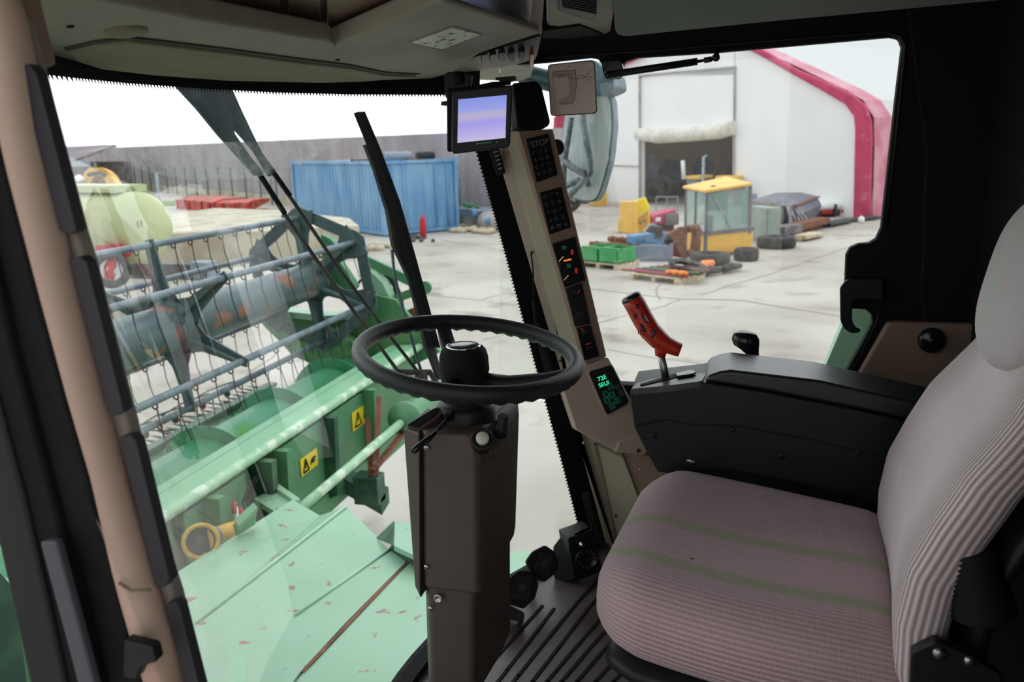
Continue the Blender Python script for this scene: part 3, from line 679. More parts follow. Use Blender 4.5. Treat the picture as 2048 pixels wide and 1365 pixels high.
# ------------------------------------------------------------------ right side window / emergency door
PWN = PX(.85)
mb = MB(); mb.slab([(1000, 20), (1850, 0), (1850, 800), (1000, 800)], PX(.872), 0, .004); w2 = struct(mb.obj('window_2', 'door_glass'))
fr = [(1030, 130), (1090, 126), (1180, 116), (1196, 118), (1204, 128), (1208, 150), (1215, 158), (1238, 158), (1246, 150), (1245, 135), (1252, 123), (1275, 116), (1430, 106), (1600, 91), (1780, 75), (1797, 79), (1803, 95), (1790, 200), (1762, 455), (1752, 477), (1738, 486), (1718, 487), (1700, 495), (1692, 510), (1688, 600), (1700, 616), (1730, 618), (1743, 630), (1744, 645), (1736, 662), (1682, 760), (1700, 800), (1850, 800), (1850, -40), (1030, -40)]
mb = MB(); mb.slab(fr, PWN, -.02, .012); mb.obj('window_frame', 'black_matte', w2, bevel=.004)
mb = MB(); mb.tube([P(x, y, X=.836) for x, y in [(1060, 116), (1275, 104), (1500, 85), (1770, 64), (1800, 72), (1811, 92), (1800, 200), (1772, 460)]], .004, 8); mb.obj('rubber_seal', 'black_plastic', w2)
mb = MB(); mb.tube([P(x, y, X=.84) for x, y in [(1765, 600), (1752, 650), (1700, 752)]], .005, 8); mb.obj('rubber_seal', 'black_plastic', w2)
lt = thing('door_latch', 'black hooked latch handle at the lower rear of the side window', 'latch', P(1720, 600, X=.83))
mb = MB(); mb.slab(rr([(1679, 575), (1690, 560), (1704, 557), (1764, 556), (1766, 600), (1718, 597), (1703, 600), (1703, 640), (1709, 652), (1720, 656), (1718, 664), (1700, 665), (1686, 655), (1680, 640)], 5), PX(.825), 0, .014); mb.obj('handle', 'black_plastic', lt, bevel=.003)
for x, y in ((1731, 564), (1722, 508)): screw(P(x, y, X=.811 if y > 520 else .836), (-1, 0, 0), .004, lt, 'black_plastic')
st = thing('gas_strut', 'black gas strut along the top of the side window', 'gas strut', P(1240, 145, X=.80))
mb = MB(); mb.tube([P(1215, 150, X=.80), P(1395, 123, X=.80)], .009, 14); mb.obj('cylinder', 'black_plastic', st)
mb = MB(); mb.tube([P(1395, 123, X=.80), P(1432, 117, X=.80)], .004, 10); mb.tube([P(1408, 121, X=.80), P(1424, 118, X=.80)], .007, 10); mb.obj('rod', 'black_gloss', st)
mb = MB(); mb.ball(P(1432, 115, X=.80), .010); mb.tube([P(1432, 115, X=.80), P(1436, 96, X=.84)], .006, 10); mb.obj('ball_joint', 'black_gloss', st)
mb = MB(); mb.ball(P(1216, 150, X=.80), .010); mb.slab(rr([(1208, 122), (1244, 120), (1250, 146), (1236, 158), (1212, 156)], 8), PX(.83), 0, .02); mb.obj('mounting_plate', 'black_gloss', st, bevel=.003)

cd = thing('instruction_card', 'rounded square card with a line drawing hung at the top of the side window', 'card', P(1146, 175, X=.84))
CQ = [(1095, 129), (1190, 120), (1195, 227), (1101, 233)]
mb = MB(); mb.slab(rr(CQ, 9), PX(.834), 0, .0015); mb.obj('card_border', 'card_edge', cd)
mb = MB(); mb.slab(rr([(1097, 131), (1188, 122.5), (1192.5, 225), (1103, 231)], 8), PX(.834), .0015, .002); cdf = mb.obj('card_face', 'card_back', cd)
PT = PX(.8317)
def strokes(pts, par, material='card_print', w=1.0):
    mb = MB()
    for a, b in zip(pts, pts[1:]): mb.bar(PP(*a, PT), PP(*b, PT), .0013*w, .0005, up=PT[1])
    return mb.obj('printed_line', material, par)
mb = MB(); mb.slab([(1104, 144), (1151, 141), (1153, 160), (1151, 190), (1147, 207), (1120, 210), (1119, 205), (1133, 199), (1141, 190), (1142, 155), (1106, 155)], PX(.832), 0, .0004); mb.obj('printed_shape', 'card_print_soft', cd)
strokes([(1104, 144), (1151, 140), (1153, 170), (1150, 192), (1146, 206), (1120, 209)], cd); strokes([(1109, 150), (1142, 149), (1141, 188), (1134, 197), (1118, 204), (1120, 208)], cd, w=.9)
strokes([(1137, 153), (1139, 187), (1132, 195), (1121, 200)], cd, w=.8); strokes([(1117, 157), (1123, 152), (1127, 150)], cd, w=1.3)
strokes([(1136, 156), (1150, 158), (1163, 157), (1176, 150), (1182, 138)], cd, w=1); strokes([(1155, 152), (1166, 150), (1172, 156), (1184, 153), (1180, 160), (1165, 158)], cd, w=.7)
strokes([(1104, 146), (1108, 180), (1110, 205)], cd, 'card_print_soft', 1); strokes([(1108, 198), (1113, 205), (1110, 210)], cd, w=.6)
mb = MB(); mb.lathe(PP(1138, 134, PX(.831)), (-1, 0, 0), [(.003, 0), (.003, .001)], n=12); mb.obj('fixing_hole', 'label_paper', cd)

# lower rear side panel with round knob
rp = thing('rear_side_panel', 'brown plastic side panel with a round black knob behind the armrest', 'panel', (.8, -.95, 2.5))
mb = MB(); mb.slab([(1776, 646), (1800, 645), (2060, 652), (2060, 800), (1712, 800), (1714, 756)], PX(.80), -.03, 0); mb.obj('panel', 'brown_panel', rp, bevel=.008, seg=3)
mb = MB(); mb.lathe(P(1862, 680, X=.80), (-1, 0, 0), [(.032, 0), (.032, .012), (.026, .02), (.012, .016), (.01, .02), (.001, .022)], n=28); mb.obj('knob', 'black_gloss', rp)
mb = MB(); mb.slab([(1808, -40), (2060, -40), (2060, 640), (1850, 645), (1842, 600), (1850, 300)], PX(.815), -.02, 0); ra = mb.obj('rear_door_trim', 'black_matte', None, bevel=.006); tag(ra, 'plain matte black trim panel behind the seat at the right', 'panel')

# ------------------------------------------------------------------ left door pillar
PL = PX(-.79)
lpz = thing('door_pillar', 'tan left door pillar with black rubber blocks, closest to the camera', 'pillar', (-.8, .05, FZ))
def cl(pts, wl, wr, X, name, material, th=.03, rnd=.006, par=lpz):
    L_ = [(x-wl, y) for x, y in pts]; R_ = [(x+wr, y) for x, y in pts]
    mb = MB(); mb.slab(L_+R_[::-1], PX(X), -th, 0); return mb.obj(name, material, par, bevel=rnd, seg=3)
rings = []
for x, y, w in [(-34, -60, 44), (0, 30, 42), (22, 130, 40), (40, 260, 42), (66, 400, 44), (114, 600, 42), (166, 800, 40), (216, 990, 41), (262, 1150, 42), (300, 1270, 40), (338, 1400, 40)]:
    c = P(x, y, X=-.80); wd = w/FPX*(c-CAMP).dot(DIR)
    rings.append([c+V((-.022*cos(t), wd*sin(t)*1.0, 0)) for t in [2*pi*k/20 for k in range(20)]])
mb = MB(); mb.loft(rings); mb.obj('pillar_cover', 'tan_pillar_lit', lpz)
cl([(22, 30), (64, 200), (104, 350), (136, 470), (152, 520), (182, 640), (238, 850), (270, 990), (316, 1150), (332, 1200), (378, 1400)], 30, 16, -.785, 'flange', 'taupe_flange', .02)
mb = MB(); mb.slab([(-60, -60), (20, -60), (44, 40), (58, 92), (66, 130), (34, 130), (8, 60)], PX(-.78), -.03, 0); mb.obj('top_shade_cover', 'brown_panel', lpz, bevel=.006)
for q in ([(40, 132), (62, 128), (78, 148), (158, 460), (148, 468), (124, 462)], [(142, 518), (164, 512), (178, 524), (252, 822), (240, 830), (222, 828)], [(243, 873), (264, 868), (276, 880), (344, 1160), (332, 1174), (314, 1172)], [(334, 1208), (352, 1201), (362, 1210), (410, 1400), (396, 1400), (380, 1400)]):
    mb = MB(); mb.slab(rr(q, 3), PX(-.80), -.010, .003); mb.obj('rubber_block', 'block_rubber', lpz, bevel=.003)
mb = MB(); mb.tube([P(x, y, X=-.825) for x, y in [(238, 1166), (262, 1182), (300, 1180)]], .0015, 8); mb.obj('joint_line', 'console_brown', lpz)
mb = MB(); mb.slab(rr([(264, 1266), (322, 1280), (330, 1310), (300, 1320), (290, 1345), (262, 1340)], 6), PX(-.83), 0, .012); mb.obj('latch_striker', 'black_plastic', lpz, bevel=.003)
sl = thing('door_seal', 'black ribbed door seal strips running down left of the tan pillar', 'seal', (-.85, 0, FZ))
for pts, wl_, wr_, X_, mt in (([(-90, -60), (-60, 200), (-34, 310), (-12, 400), (40, 600), (94, 800), (140, 960), (186, 1150), (224, 1290), (256, 1400)], 34, 34, -.825, 'rubber'),
        ([(-110, 100), (-80, 400), (-10, 700), (58, 960), (120, 1190), (170, 1400)], 60, 34, -.835, 'black_matte'),
        ([(-170, 300), (-110, 600), (-40, 800), (14, 1000), (60, 1200), (104, 1400)], 40, 34, -.84, 'black_plastic')):
    cl(pts, wl_, wr_, X_, 'seal_strip', mt, .02, .005, sl)
mb = MB(); mb.tube([P(x, y, X=-.80) for x, y in [(40, 560), (104, 800), (160, 1020), (214, 1240), (250, 1400)]], .008, 10); mb.obj('seal_bead', 'rubber', sl)
mat('strip_grey', (.075, .07, .09), .5)
cl([(92, 1085), (112, 1160), (150, 1300), (176, 1400)], 14, 20, -.852, 'grey_strip', 'strip_grey', .01, .003, sl)
# ================================================================== MONITOR
MN = plane(P(965, 240, X=.45), (-.97, -.22, -.06))
mo = thing('monitor', 'small black flat monitor with a pale blue screen hung from the roof', 'monitor', P(960, 170, X=.45))
mb = MB(); mb.slab(rr([(904, 182), (1024, 170), (1026, 184), (1020, 292), (1012, 296), (906, 309), (903, 300)], 6), MN, -.022, 0); mb.obj('casing', 'black_plastic', mo, bevel=.004, seg=3)
mb = MB(); mb.slab(rr([(893, 178), (1010, 166), (1010, 292), (894, 305)], 6), (MN[0]-MN[1]*.03, MN[1]), -.02, 0); mb.obj('rear_shell', 'black_matte', mo, bevel=.004)
MQ = [(916.5, 199), (1013.5, 190), (1011, 276), (915, 286)]
m_ = bpy.data.materials.new('screen'); M['screen'] = m_; m_.use_nodes = True; n_ = m_.node_tree.nodes; l_ = m_.node_tree.links; b_ = n_['Principled BSDF']
b_.inputs['Base Color'].default_value = (.05, .05, .06, 1); b_.inputs['Roughness'].default_value = .25
uvn = n_.new('ShaderNodeUVMap'); sp_ = n_.new('ShaderNodeSeparateXYZ'); cr = n_.new('ShaderNodeValToRGB'); l_.new(uvn.outputs[0], sp_.inputs[0]); l_.new(sp_.outputs[1], cr.inputs[0]); l_.new(cr.outputs[0], b_.inputs['Emission Color']); b_.inputs['Emission Strength'].default_value = .5
els = cr.color_ramp.elements
for pos, c in ((0, S(126, 140, 224)), (.3, S(150, 158, 228)), (.36, S(176, 172, 200)), (.48, S(176, 166, 214)), (.58, S(156, 150, 230)), (.8, S(176, 168, 226)), (1, S(196, 184, 222))):
    e = els.new(pos) if 0 < pos < 1 else els[0 if pos == 0 else -1]; e.color = (*c, 1); e.position = pos
mb = MB(); q = [PP(x, y, MN)+MN[1]*.0012 for x, y in MQ]; mb.uv[0] = [(0, 0), (1, 0), (1, 1), (0, 1)]; mb.add(q, [(0, 1, 2, 3)]); mb.obj('screen', 'screen', mo)
for i in range(6):
    x = 953+i*6.2 if i < 5 else 992
    mb = MB(); mb.slab([(x, 286.5-i*.6), (x+4, 286-i*.6), (x+4, 288.2-i*.6), (x, 288.6-i*.6)], (MN[0], MN[1]), 0, .002); mb.obj('button', 'icon_green', mo)
mb = MB(); mb.slab(rr([(887, 148), (900, 143), (935, 146), (942, 150), (938, 176), (905, 182), (903, 200), (890, 196)], 5), plane(P(915, 160, X=.47), (-1, -.1, 0)), -.03, 0); mb.obj('bracket', 'black_plastic', mo, bevel=.004)
mb = MB(); mb.lathe(P(917, 150, X=.46), (-.1, 0, -1), [(.011, -.006), (.011, .02)], n=14); mb.obj('pivot', 'rubber', mo)
mb = MB(); mb.slab([(882, 203), (894, 202), (894, 212), (882, 211)], plane(P(888, 207, X=.5), (-1, 0, 0)), -.01, 0); mb.obj('thumb_screw', 'black_plastic', mo)
mb = MB(); mb.slab([(990, 155), (1028, 152), (1029, 160), (1010, 166), (992, 160)], plane(P(1010, 160, X=.55), (-1, 0, 0)), -.02, 0); mb.tube([P(940, 178, X=.5), P(985, 168, X=.52), P(1020, 166, X=.55)], .005, 8); mb.obj('cable_clamp', 'black_plastic', mo)

# ================================================================== STEERING COLUMN
sc_ = thing('steering_column', 'brown plastic steering column standing on the cab floor', 'steering column', (0, .05, FZ))
def ringz(z, pts): return [V((x, y, z)) for x, y in pts]
# main housing: left face narrow (towards windscreen), broad face, dark right face
XN = -.10
def colring(rows, dx=0.0):
    # rows: (py, px_left, px_mid_edge, px_right): columns seen on the near face; the right face turns away
    out = []
    for y, xl, xe, xr in rows:
        A = P(xl, y, X=XN+dx); B = P(xe, y, X=XN+dx); Cc = P(xr, y, X=XN+.15+dx)
        z = (A.z+B.z)/2
        q = [V((A.x+.01, A.y, z)), V((A.x, A.y-.008, z)), V((B.x, B.y+.012, z)), V((B.x+.008, B.y, z)), V((Cc.x, Cc.y, z)), V((Cc.x+.09, Cc.y, z)), V((Cc.x+.11, Cc.y+.03, z)), V((A.x+.15, A.y, z)), V((A.x+.12, A.y+.02, z)), V((A.x+.03, A.y+.012, z))]
        out.append(q)
    return out
mb = MB(); mb.loft(colring([(868, 840, 945, 1004), (885, 842, 954, 1016), (910, 842, 956, 1018), (1160, 845, 958, 1012), (1185, 846, 960, 1008)]), sm=False); mb.obj('front_housing', 'column_brown', sc_, bevel=.008, seg=3)
mb = MB(); mb.loft(colring([(1150, 853, 950, 1001), (1195, 851, 949, 1001), (1215, 853, 948, 1001), (1400, 859, 946, 1002)], .007), sm=False); mb.obj('lower_housing', 'column_brown', sc_, bevel=.006, seg=3)
# side cover (the lighter left strip)
mb = MB()
rows = [(862, 809, 838), (885, 808, 838), (1180, 830, 839), (1192, 838, 841)]
ringsA = []
for y, xl, xr in rows:
    A = P(xl, y, X=XN+.02); B = P(xr, y, X=XN-.004); z = (A.z+B.z)/2
    ringsA.append([V((A.x, A.y, z)), V((B.x, B.y, z)), V((B.x+.12, B.y, z)), V((A.x+.12, A.y, z))])
mb.loft(ringsA, sm=False); mb.obj('side_cover', 'column_brown', sc_, bevel=.004, seg=3)
# top surface with raised pads
TZ = plane((0, 0, 2.583), (-.15, -.1, 1))
mb = MB(); mb.slab(rr([(838, 862), (880, 828), (905, 850), (950, 870), (940, 900), (845, 880)], 5), plane((XN, .05, 2.565), (-.3, 0, 1)), -.03, 0); mb.obj('top_cap', 'column_brown', sc_, bevel=.005)
mb = MB(); mb.slab(rr([(812, 852), (868, 818), (890, 812), (880, 832), (838, 862)], 4), plane(P(845, 845, X=XN+.03), (-.5, 0, 1)), -.02, 0); mb.obj('indicator_pod', 'column_brown', sc_, bevel=.004)
mb = MB(); mb.slab(rr([(816, 852), (868, 820), (878, 817), (872, 830), (836, 856)], 3), plane(P(845, 845, X=XN+.03), (-.5, 0, 1)), 0, .003); mb.obj('indicator_glass', 'black_gloss', sc_)
mb = MB(); mb.slab(rr([(962, 880), (990, 838), (1005, 845), (1019, 862), (1012, 880), (985, 905), (958, 905)], 5), plane(P(990, 870, X=-.04), (-.5, -.35, .8)), -.035, 0); mb.obj('right_pad', 'column_brown', sc_, bevel=.006, seg=3)
kb = P(1003, 852, X=-.035)
mb = MB(); mb.lathe(kb, (-.1, -.25, 1), [(.013, -.02), (.013, .0), (.010, .003), (.010, .02), (.0085, .022)], n=20); mb.obj('rotary_knob', 'black_plastic', sc_)
bb = P(965, 880, X=-.10)
nb = V((-.75, -.25, .6)).normalized()
mb = MB(); mb.lathe(bb, nb, [(.021, -.02), (.021, .004), (.017, .007), (.015, .0)], n=26); mb.obj('button_collar', 'black_plastic', sc_)
mb = MB(); mb.lathe(bb, nb, [(.0115, -.005), (.0115, .012), (.0095, .015), (.001, .015)], n=22); mb.obj('push_button', 'button_grey', sc_, label='round pale push button')
# collar under the wheel
cc = P(932, 826, X=0)
mb = MB(); mb.lathe((0, cc.y, 2.58), (0, 0, 1), [(.052, -.035), (.056, 0), (.056, .042), (.05, .05), (.044, .052), (.044, .07), (.03, .072)], n=40); mb.obj('collar', 'black_plastic', sc_)
CCY = cc.y
mb = MB(); mb.slab(rr([(890, 826), (905, 823), (905, 842), (890, 845)], 3), plane((-.06, 0, 2.6), (-1, 0, 0)), -.01, .003); mb.obj('lever_slot', 'black_matte', sc_, bevel=.001)
la, lb, lc = P(902, 832, X=-.06), P(862, 874, X=-.115), P(826, 903, X=-.155)
mb = MB(); mb.tube([la, lerp(la, lb, .9)], .0035, 10); lv = mb.obj('signal_lever', 'black_gloss', sc_)
mb = MB(); mb.tube([lerp(la, lb, .8), lb, lerp(lb, lc, .05), lc, lc+(lc-lb)*.03], [.004, .0045, .0058, .0064, .004], 14); mb.obj('lever_grip', 'black_gloss', lv)
for x, y, r in ((853, 896, .0055), (853, 1135, .005), (861, 1218, .005)):
    screw(P(x, y, X=XN-.003), (-1, 0, 0), r, sc_)
mb = MB(); mb.lathe(P(877, 1197, X=XN-.002), (-1, 0, 0), [(.0085, 0), (.0085, .003), (.006, .004), (.006, .001), (.001, .001)], n=22); mb.obj('socket_bolt', 'screw_metal', sc_)

# steering wheel
sw = thing('steering_wheel', 'black three spoke steering wheel with finger ridges under the rim', 'steering wheel', (0, CCY, 2.72))
WC = P(938, 708, X=0); WN = V((-.05, -.125, 1)).normalized()
wa = WN.cross(V((0, 1, 0))).normalized(); wb = WN.cross(wa)
R_ = .2; nseg = 160; msec = 14; vsx = []
for i in range(nseg):
    t = 2*pi*i/nseg; rad = wa*cos(t)+wb*sin(t)
    for j in range(msec):
        p = 2*pi*j/msec; rr_ = .0150; und = 1+(.16*max(0, -sin(p))*(1+cos(t*44)))*1.0
        vsx.append(WC+rad*(R_+rr_*cos(p)*.95)+WN*(rr_*sin(p)*und))
mb = MB(); mb.add(vsx, [(i*msec+j, i*msec+(j+1) % msec, ((i+1) % nseg)*msec+(j+1) % msec, ((i+1) % nseg)*msec+j) for i in range(nseg) for j in range(msec)], True)
mb.obj('rim', 'grip_leather', sw)
hubp = V((0, CCY, 2.66)); 
WPL = (WC, WN)
for px, py in ((1140, 742), (884, 643), (820, 778)):
    e = PP(px, py, WPL); d = (e-WC).normalized(); e = WC+d*(R_+.0)
    a = V((0, CCY, 2.672))+V((d.x, d.y, 0)).normalized()*.03
    sd = d.cross(WN).normalized(); rings = []
    for t, w, h in ((0, .019, .018), (.3, .018, .015), (.7, .016, .013), (.92, .014, .011), (1, .016, .010)):
        c = lerp(a, e, t)-WN*(.012*sin(pi*t)); rings.append([c+sd*w*cos(k*pi/6)+WN*h*sin(k*pi/6) for k in range(12)])
    mb = MB(); mb.loft(rings); mb.obj('spoke', 'black_plastic', sw)
mb = MB(); mb.lathe((0, CCY, 2.645), (0, 0, 1), [(.043, 0), (.044, .040), (.0455, .043), (.047, .048), (.0455, .074), (.042, .086), (.037, .092), (.033, .094)], n=44); mb.obj('hub', 'rubber', sw)
mb = MB(); mb.lathe((0, CCY, 2.739), (0, 0, 1), [(.0315, -.003), (.0315, .001), (.029, .003), (.012, .0045), (.001, .005)], n=36); mb.obj('horn_cap', 'black_gloss', sw)
mb = MB(); mb.lathe((0, CCY, 2.739), (0, 0, 1), [(.0325, -.002), (.0325, .0018), (.0308, .0022), (.0308, -.001)], n=36); mb.obj('cap_ring', 'chrome', sw)

# ================================================================== PEDALS AND HEATER BOX
def pedal(name, poly, quad, X, lab):
    t = thing(name, lab, 'pedal', P(quad[2][0], quad[2][1], X=X))
    pl = plane(P(quad[0][0]*.5+quad[2][0]*.5, quad[0][1]*.5+quad[2][1]*.5, X=X), (-.75, -.5, .45))
    mb = MB(); mb.slab(rr(poly, 5), pl, -.014, 0); pad = mb.obj('pad', 'rubber', t, bevel=.003, seg=3)
    for i in range(11):
        v = .06+i*.088; mb = MB(); mb.slab(sub_quad(quad, .06, v-.018, .94, v+.018), pl, 0, .003); mb.obj('tread_rib', 'pedal_rubber', pad)
    mb = MB(); mb.slab(sub_quad(quad, .4, .36, .66, .64), pl, 0, .0045); mb.obj('tread_plate', 'pedal_rubber', pad)
    c = pl[0]-pl[1]*.012; mb = MB(); mb.bar(c, V((c.x+.03, c.y+.05, FZ+.01)), .02, .016); mb.obj('pedal_arm', 'black_plastic', t)
pedal('brake_pedal', [(1004, 1186), (1013, 1162), (1038, 1142), (1066, 1143), (1078, 1170), (1071, 1197), (1048, 1219), (1015, 1208)], [(1030, 1152), (1068, 1152), (1058, 1205), (1014, 1196)], .36, 'black ribbed pedal nearest the steering column')
pedal('brake_pedal', [(1052, 1124), (1066, 1104), (1091, 1091), (1110, 1104), (1119, 1127), (1111, 1148), (1089, 1166), (1067, 1153)], [(1080, 1102), (1108, 1112), (1098, 1156), (1064, 1140)], .46, 'black ribbed pedal beside the black heater box')
mb = MB(); ft = thing('pedal_bracket', 'black bent bracket on the floor below the nearest pedal', 'bracket', P(1010, 1245, X=.33))
mb.slab(rr([(1003, 1205), (1050, 1228), (1046, 1250), (1018, 1238), (1003, 1270)], 4), plane(P(1025, 1230, X=.33), (-.8, -.4, .3)), -.02, 0); mb.obj('bracket', 'black_plastic', ft, bevel=.003)
hb = thing('heater_box', 'black box with a round dial on the floor at the foot of the post', 'box', P(1160, 1140, X=.6))
HP = plane(P(1165, 1110, X=.56), (-.8, -.6, 0))
mb = MB(); mb.slab(rr([(1136, 1078), (1186, 1060), (1206, 1142), (1162, 1162), (1148, 1158)], 3), HP, -.06, 0); mb.obj('box_face', 'black_plastic', hb, bevel=.004)
HP2 = plane(P(1136, 1100, X=.56), (-.9, .45, .1))
mb = MB(); mb.slab([(1106, 1094), (1118, 1078), (1160, 1062), (1137, 1080), (1150, 1160), (1110, 1168), (1104, 1130)], HP2, -.05, 0); mb.obj('box_side', 'black_plastic', hb, bevel=.003)
dc = PP(1172, 1118, HP); dn = HP[1]
mb = MB(); mb.lathe(dc, dn, [(.035, 0), (.035, .006), (.031, .008), (.030, .004), (.001, .004)], n=36); dial = mb.obj('dial', 'black_gloss', hb)
du, dv = facing(HP)
for k in range(12):
    t = 2*pi*k/12; a = dc+dn*.0045+(du*cos(t)+dv*sin(t))*.019; b = dc+dn*.0045+(du*cos(t)+dv*sin(t))*.027
    mb = MB(); mb.bar(a, b, .0016, .0006, up=dn); mb.obj('tick', 'icon_grey', dial)
mb = MB(); mb.lathe(PP(1160, 1086, HP), dn, [(.008, 0), (.008, .012), (.005, .016), (.001, .017)], n=18); mb.obj('push_knob', 'chrome', hb)

# ================================================================== SEAT
seat = thing('driver_seat', 'pink grey striped fabric driver seat with headrest and ribbed sides', 'seat', (0, -.55, FZ))
fabric('cushion_cloth', S(194, 166, 170), S(124, 92, 92), 150, [(.508, .016, S(136, 152, 98)), (.622, .017, S(136, 152, 98))], 150, plain=(.2, .27, .45, 1))
fabric('back_cloth_lit', S(222, 208, 210), S(112, 80, 74), 104, [], 150, plain=(.08, .17, .12))  # back and headrest cloth lightened to carry the light from the windscreen
fabric('back_plain', S(196, 188, 192), S(180, 172, 176), 220, [], 200)
fabric('headrest_cloth', S(216, 209, 210), S(204, 196, 198), 240, [(.27, .03, S(192, 208, 192))], 220)
def sgn(c, e): return math.copysign(abs(c)**e, c)
# cushion: cross sections in XZ swept from front to rear
rings = []; NS = 72
for i in range(33):
    s = i/32; y = -.268 - .50*s
    f = sqrt(max(0.0, 1-(1-min(1, s/.22))**2)) if s < .22 else 1
    g = 1 if s < .9 else sqrt(max(0.02, 1-((s-.9)/.1)**2*.8))
    a = .268*(.50+.50*f)*(.9+.1*g)+.018*sin(pi*min(1, s*1.1)); b = .084*(.18+.82*f)*g
    zc = 2.354 + (0 if s > .16 else -.012*(1-s/.16)) - .055*s
    xc = .012
    ring = []
    for k in range(NS):
        t = 2*pi*k/NS - pi/2
        x = xc+a*sgn(cos(t), .55); z = zc+b*sgn(sin(t), .62)
        if sin(t) > 0:
            dx = (x-xc)/a; z += -.014*(1-dx*dx)*f*sin(pi*min(1, s*1.2)) + .01*f*math.exp(-((abs(dx)-.8)/.18)**2)
        ring.append(V((x, y, z)))
    rings.append(ring)
mb = MB(); mb.loft(rings, uv=True); mb.obj('cushion', 'cushion_cloth', seat)
mb = MB(); rb = [[V((p.x*.97, p.y-.005, 2.256+(p.z-2.352)*.3)) for p in r] for r in rings[2:]]; mb.loft(rb); mb.obj('cushion_base', 'black_plastic', seat)
# backrest
def back_section(s):
    z = 2.27 + .60*s
    yf = [(0, -.738), (.12, -.716), (.25, -.714), (.38, -.724), (.5, -.752), (.62, -.785), (.75, -.838), (.88, -.885), (1, -.93)]
    for (s0, y0), (s1, y1) in zip(yf, yf[1:]):
        if s0 <= s <= s1: y = lerp(y0, y1, (s-s0)/(s1-s0)); break
    a = .262 if s < .55 else .262*sqrt(max(.02, 1-((s-.55)/.475)**2))
    if s < .12: a *= .93+.07*sin(pi/2*s/.12)
    b = .052 if s < .8 else .052*sqrt(max(.1, 1-((s-.8)/.22)**2))
    if s < .1: b *= .5+.5*sin(pi/2*s/.1)
    return z, y, a, b
rings = []
for i in range(45):
    s = i/44; z, y, a, b = back_section(s); ring = []
    for k in range(NS):
        t = 2*pi*k/NS + pi/2
        x = a*sgn(cos(t), .6); yy = b*sgn(sin(t), .62)
        if sin(t) > 0:
            dx = x/a; yy -= .030*(1-abs(dx)**2.2)*(1 if s < .7 else max(0, 1-(s-.7)/.3))
        ring.append(V((x+.0, y-.052+yy, z+yy*.25)))
    rings.append(ring)
mb = MB(); mb.loft(rings, uv=True); mb.obj('backrest', 'back_cloth_lit', seat)
rings = []
for i in range(25):
    s = i/24; t = -1+2*s; f = sqrt(max(.0, 1-abs(t)**3.2)); z = 2.883+.140*t; y = -.908-.045*t*.6; ring = []
    for k in range(40):
        q = 2*pi*k/40; ring.append(V((.155*(.35+.65*f)*sgn(cos(q), .7)*(f if f > .15 else .15), y+.058*f*sgn(sin(q), .85), z)))
    rings.append(ring)
mb = MB(); mb.loft(rings, uv=True); mb.obj('headrest', 'headrest_cloth', seat)
mb = MB()
for x in (-.06, .06): mb.tube([(x, -.945, 2.74), (x, -.93, 2.82)], .006, 10)
mb.obj('headrest_post', 'chrome', seat)
# rear shell, recliner plate, bellows, pedestal
mb = MB(); rings = []
for i in range(14):
    s = i/13; z, y, a, b = back_section(s*.93+.02); rings.append([V((a*.93*sgn(cos(q), .6), y-.125+.03*sgn(sin(q), .8), z-.02)) for q in [2*pi*k/32 for k in range(32)]])
mb.loft(rings); mb.obj('back_shell', 'black_plastic', seat)
rcp = PX(-.285)
mb = MB(); mb.slab([(1862, 1365), (1866, 1296), (1912, 1271), (1962, 1288), (2040, 1330), (2060, 1420), (1880, 1430)], rcp, -.02, 0); rc = mb.obj('recliner_plate', 'black_plastic', seat, bevel=.003)
for x, y, r in ((1920, 1293, .009), (1978, 1303, .007), (1915, 1362, .008)):
    mb = MB(); mb.lathe(P(x, y, X=-.286), (-1, 0, 0), [(r, 0), (r, .004), (r*.6, .007), (.001, .007)], n=18); mb.obj('bolt', 'steel', rc)
mb = MB(); prof = []
for k in range(12): prof += [(.03+.004*k*.4, k*.008), (.036+.004*k*.4, k*.008+.004)]
b0 = P(1975, 1085, X=-.24)
mb.lathe(b0, (0, -.25, -1), [(r*.8, h) for r, h in prof], n=30); mb.obj('lever_bellows', 'rubber', seat)
mb = MB(); mb.box((-.19, -.86, 2.12), (.2, -.34, 2.235)); mb.obj('seat_frame', 'black_plastic', seat, bevel=.01)
mb = MB(); prof = [(.2, 0)]
for k in range(5): prof += [(.2, .01+k*.03), (.18, .025+k*.03)]
mb.lathe((0, -.6, FZ), (0, 0, 1), prof, n=36); mb.obj('suspension_bellows', 'rubber', seat)
mat('pale_blue_metal', S(120, 134, 150), .4)
mb = MB(); mb.tube([(-.2, -.37, 2.18), (-.2, -.44, 2.15)], .016, 14); mb.obj('adjuster_handle', 'pale_blue_metal', seat)
seat.rotation_euler = (0, 0, radians(-6))
bg_ = MB(); bg_.ball(P(1384, 1118, Z=2.432), (.003, .0045, .0012), 10, 6); tag(bg_.obj('beetle', 'rust'), 'tiny brown beetle on the green stripe of the seat cushion', 'insect')

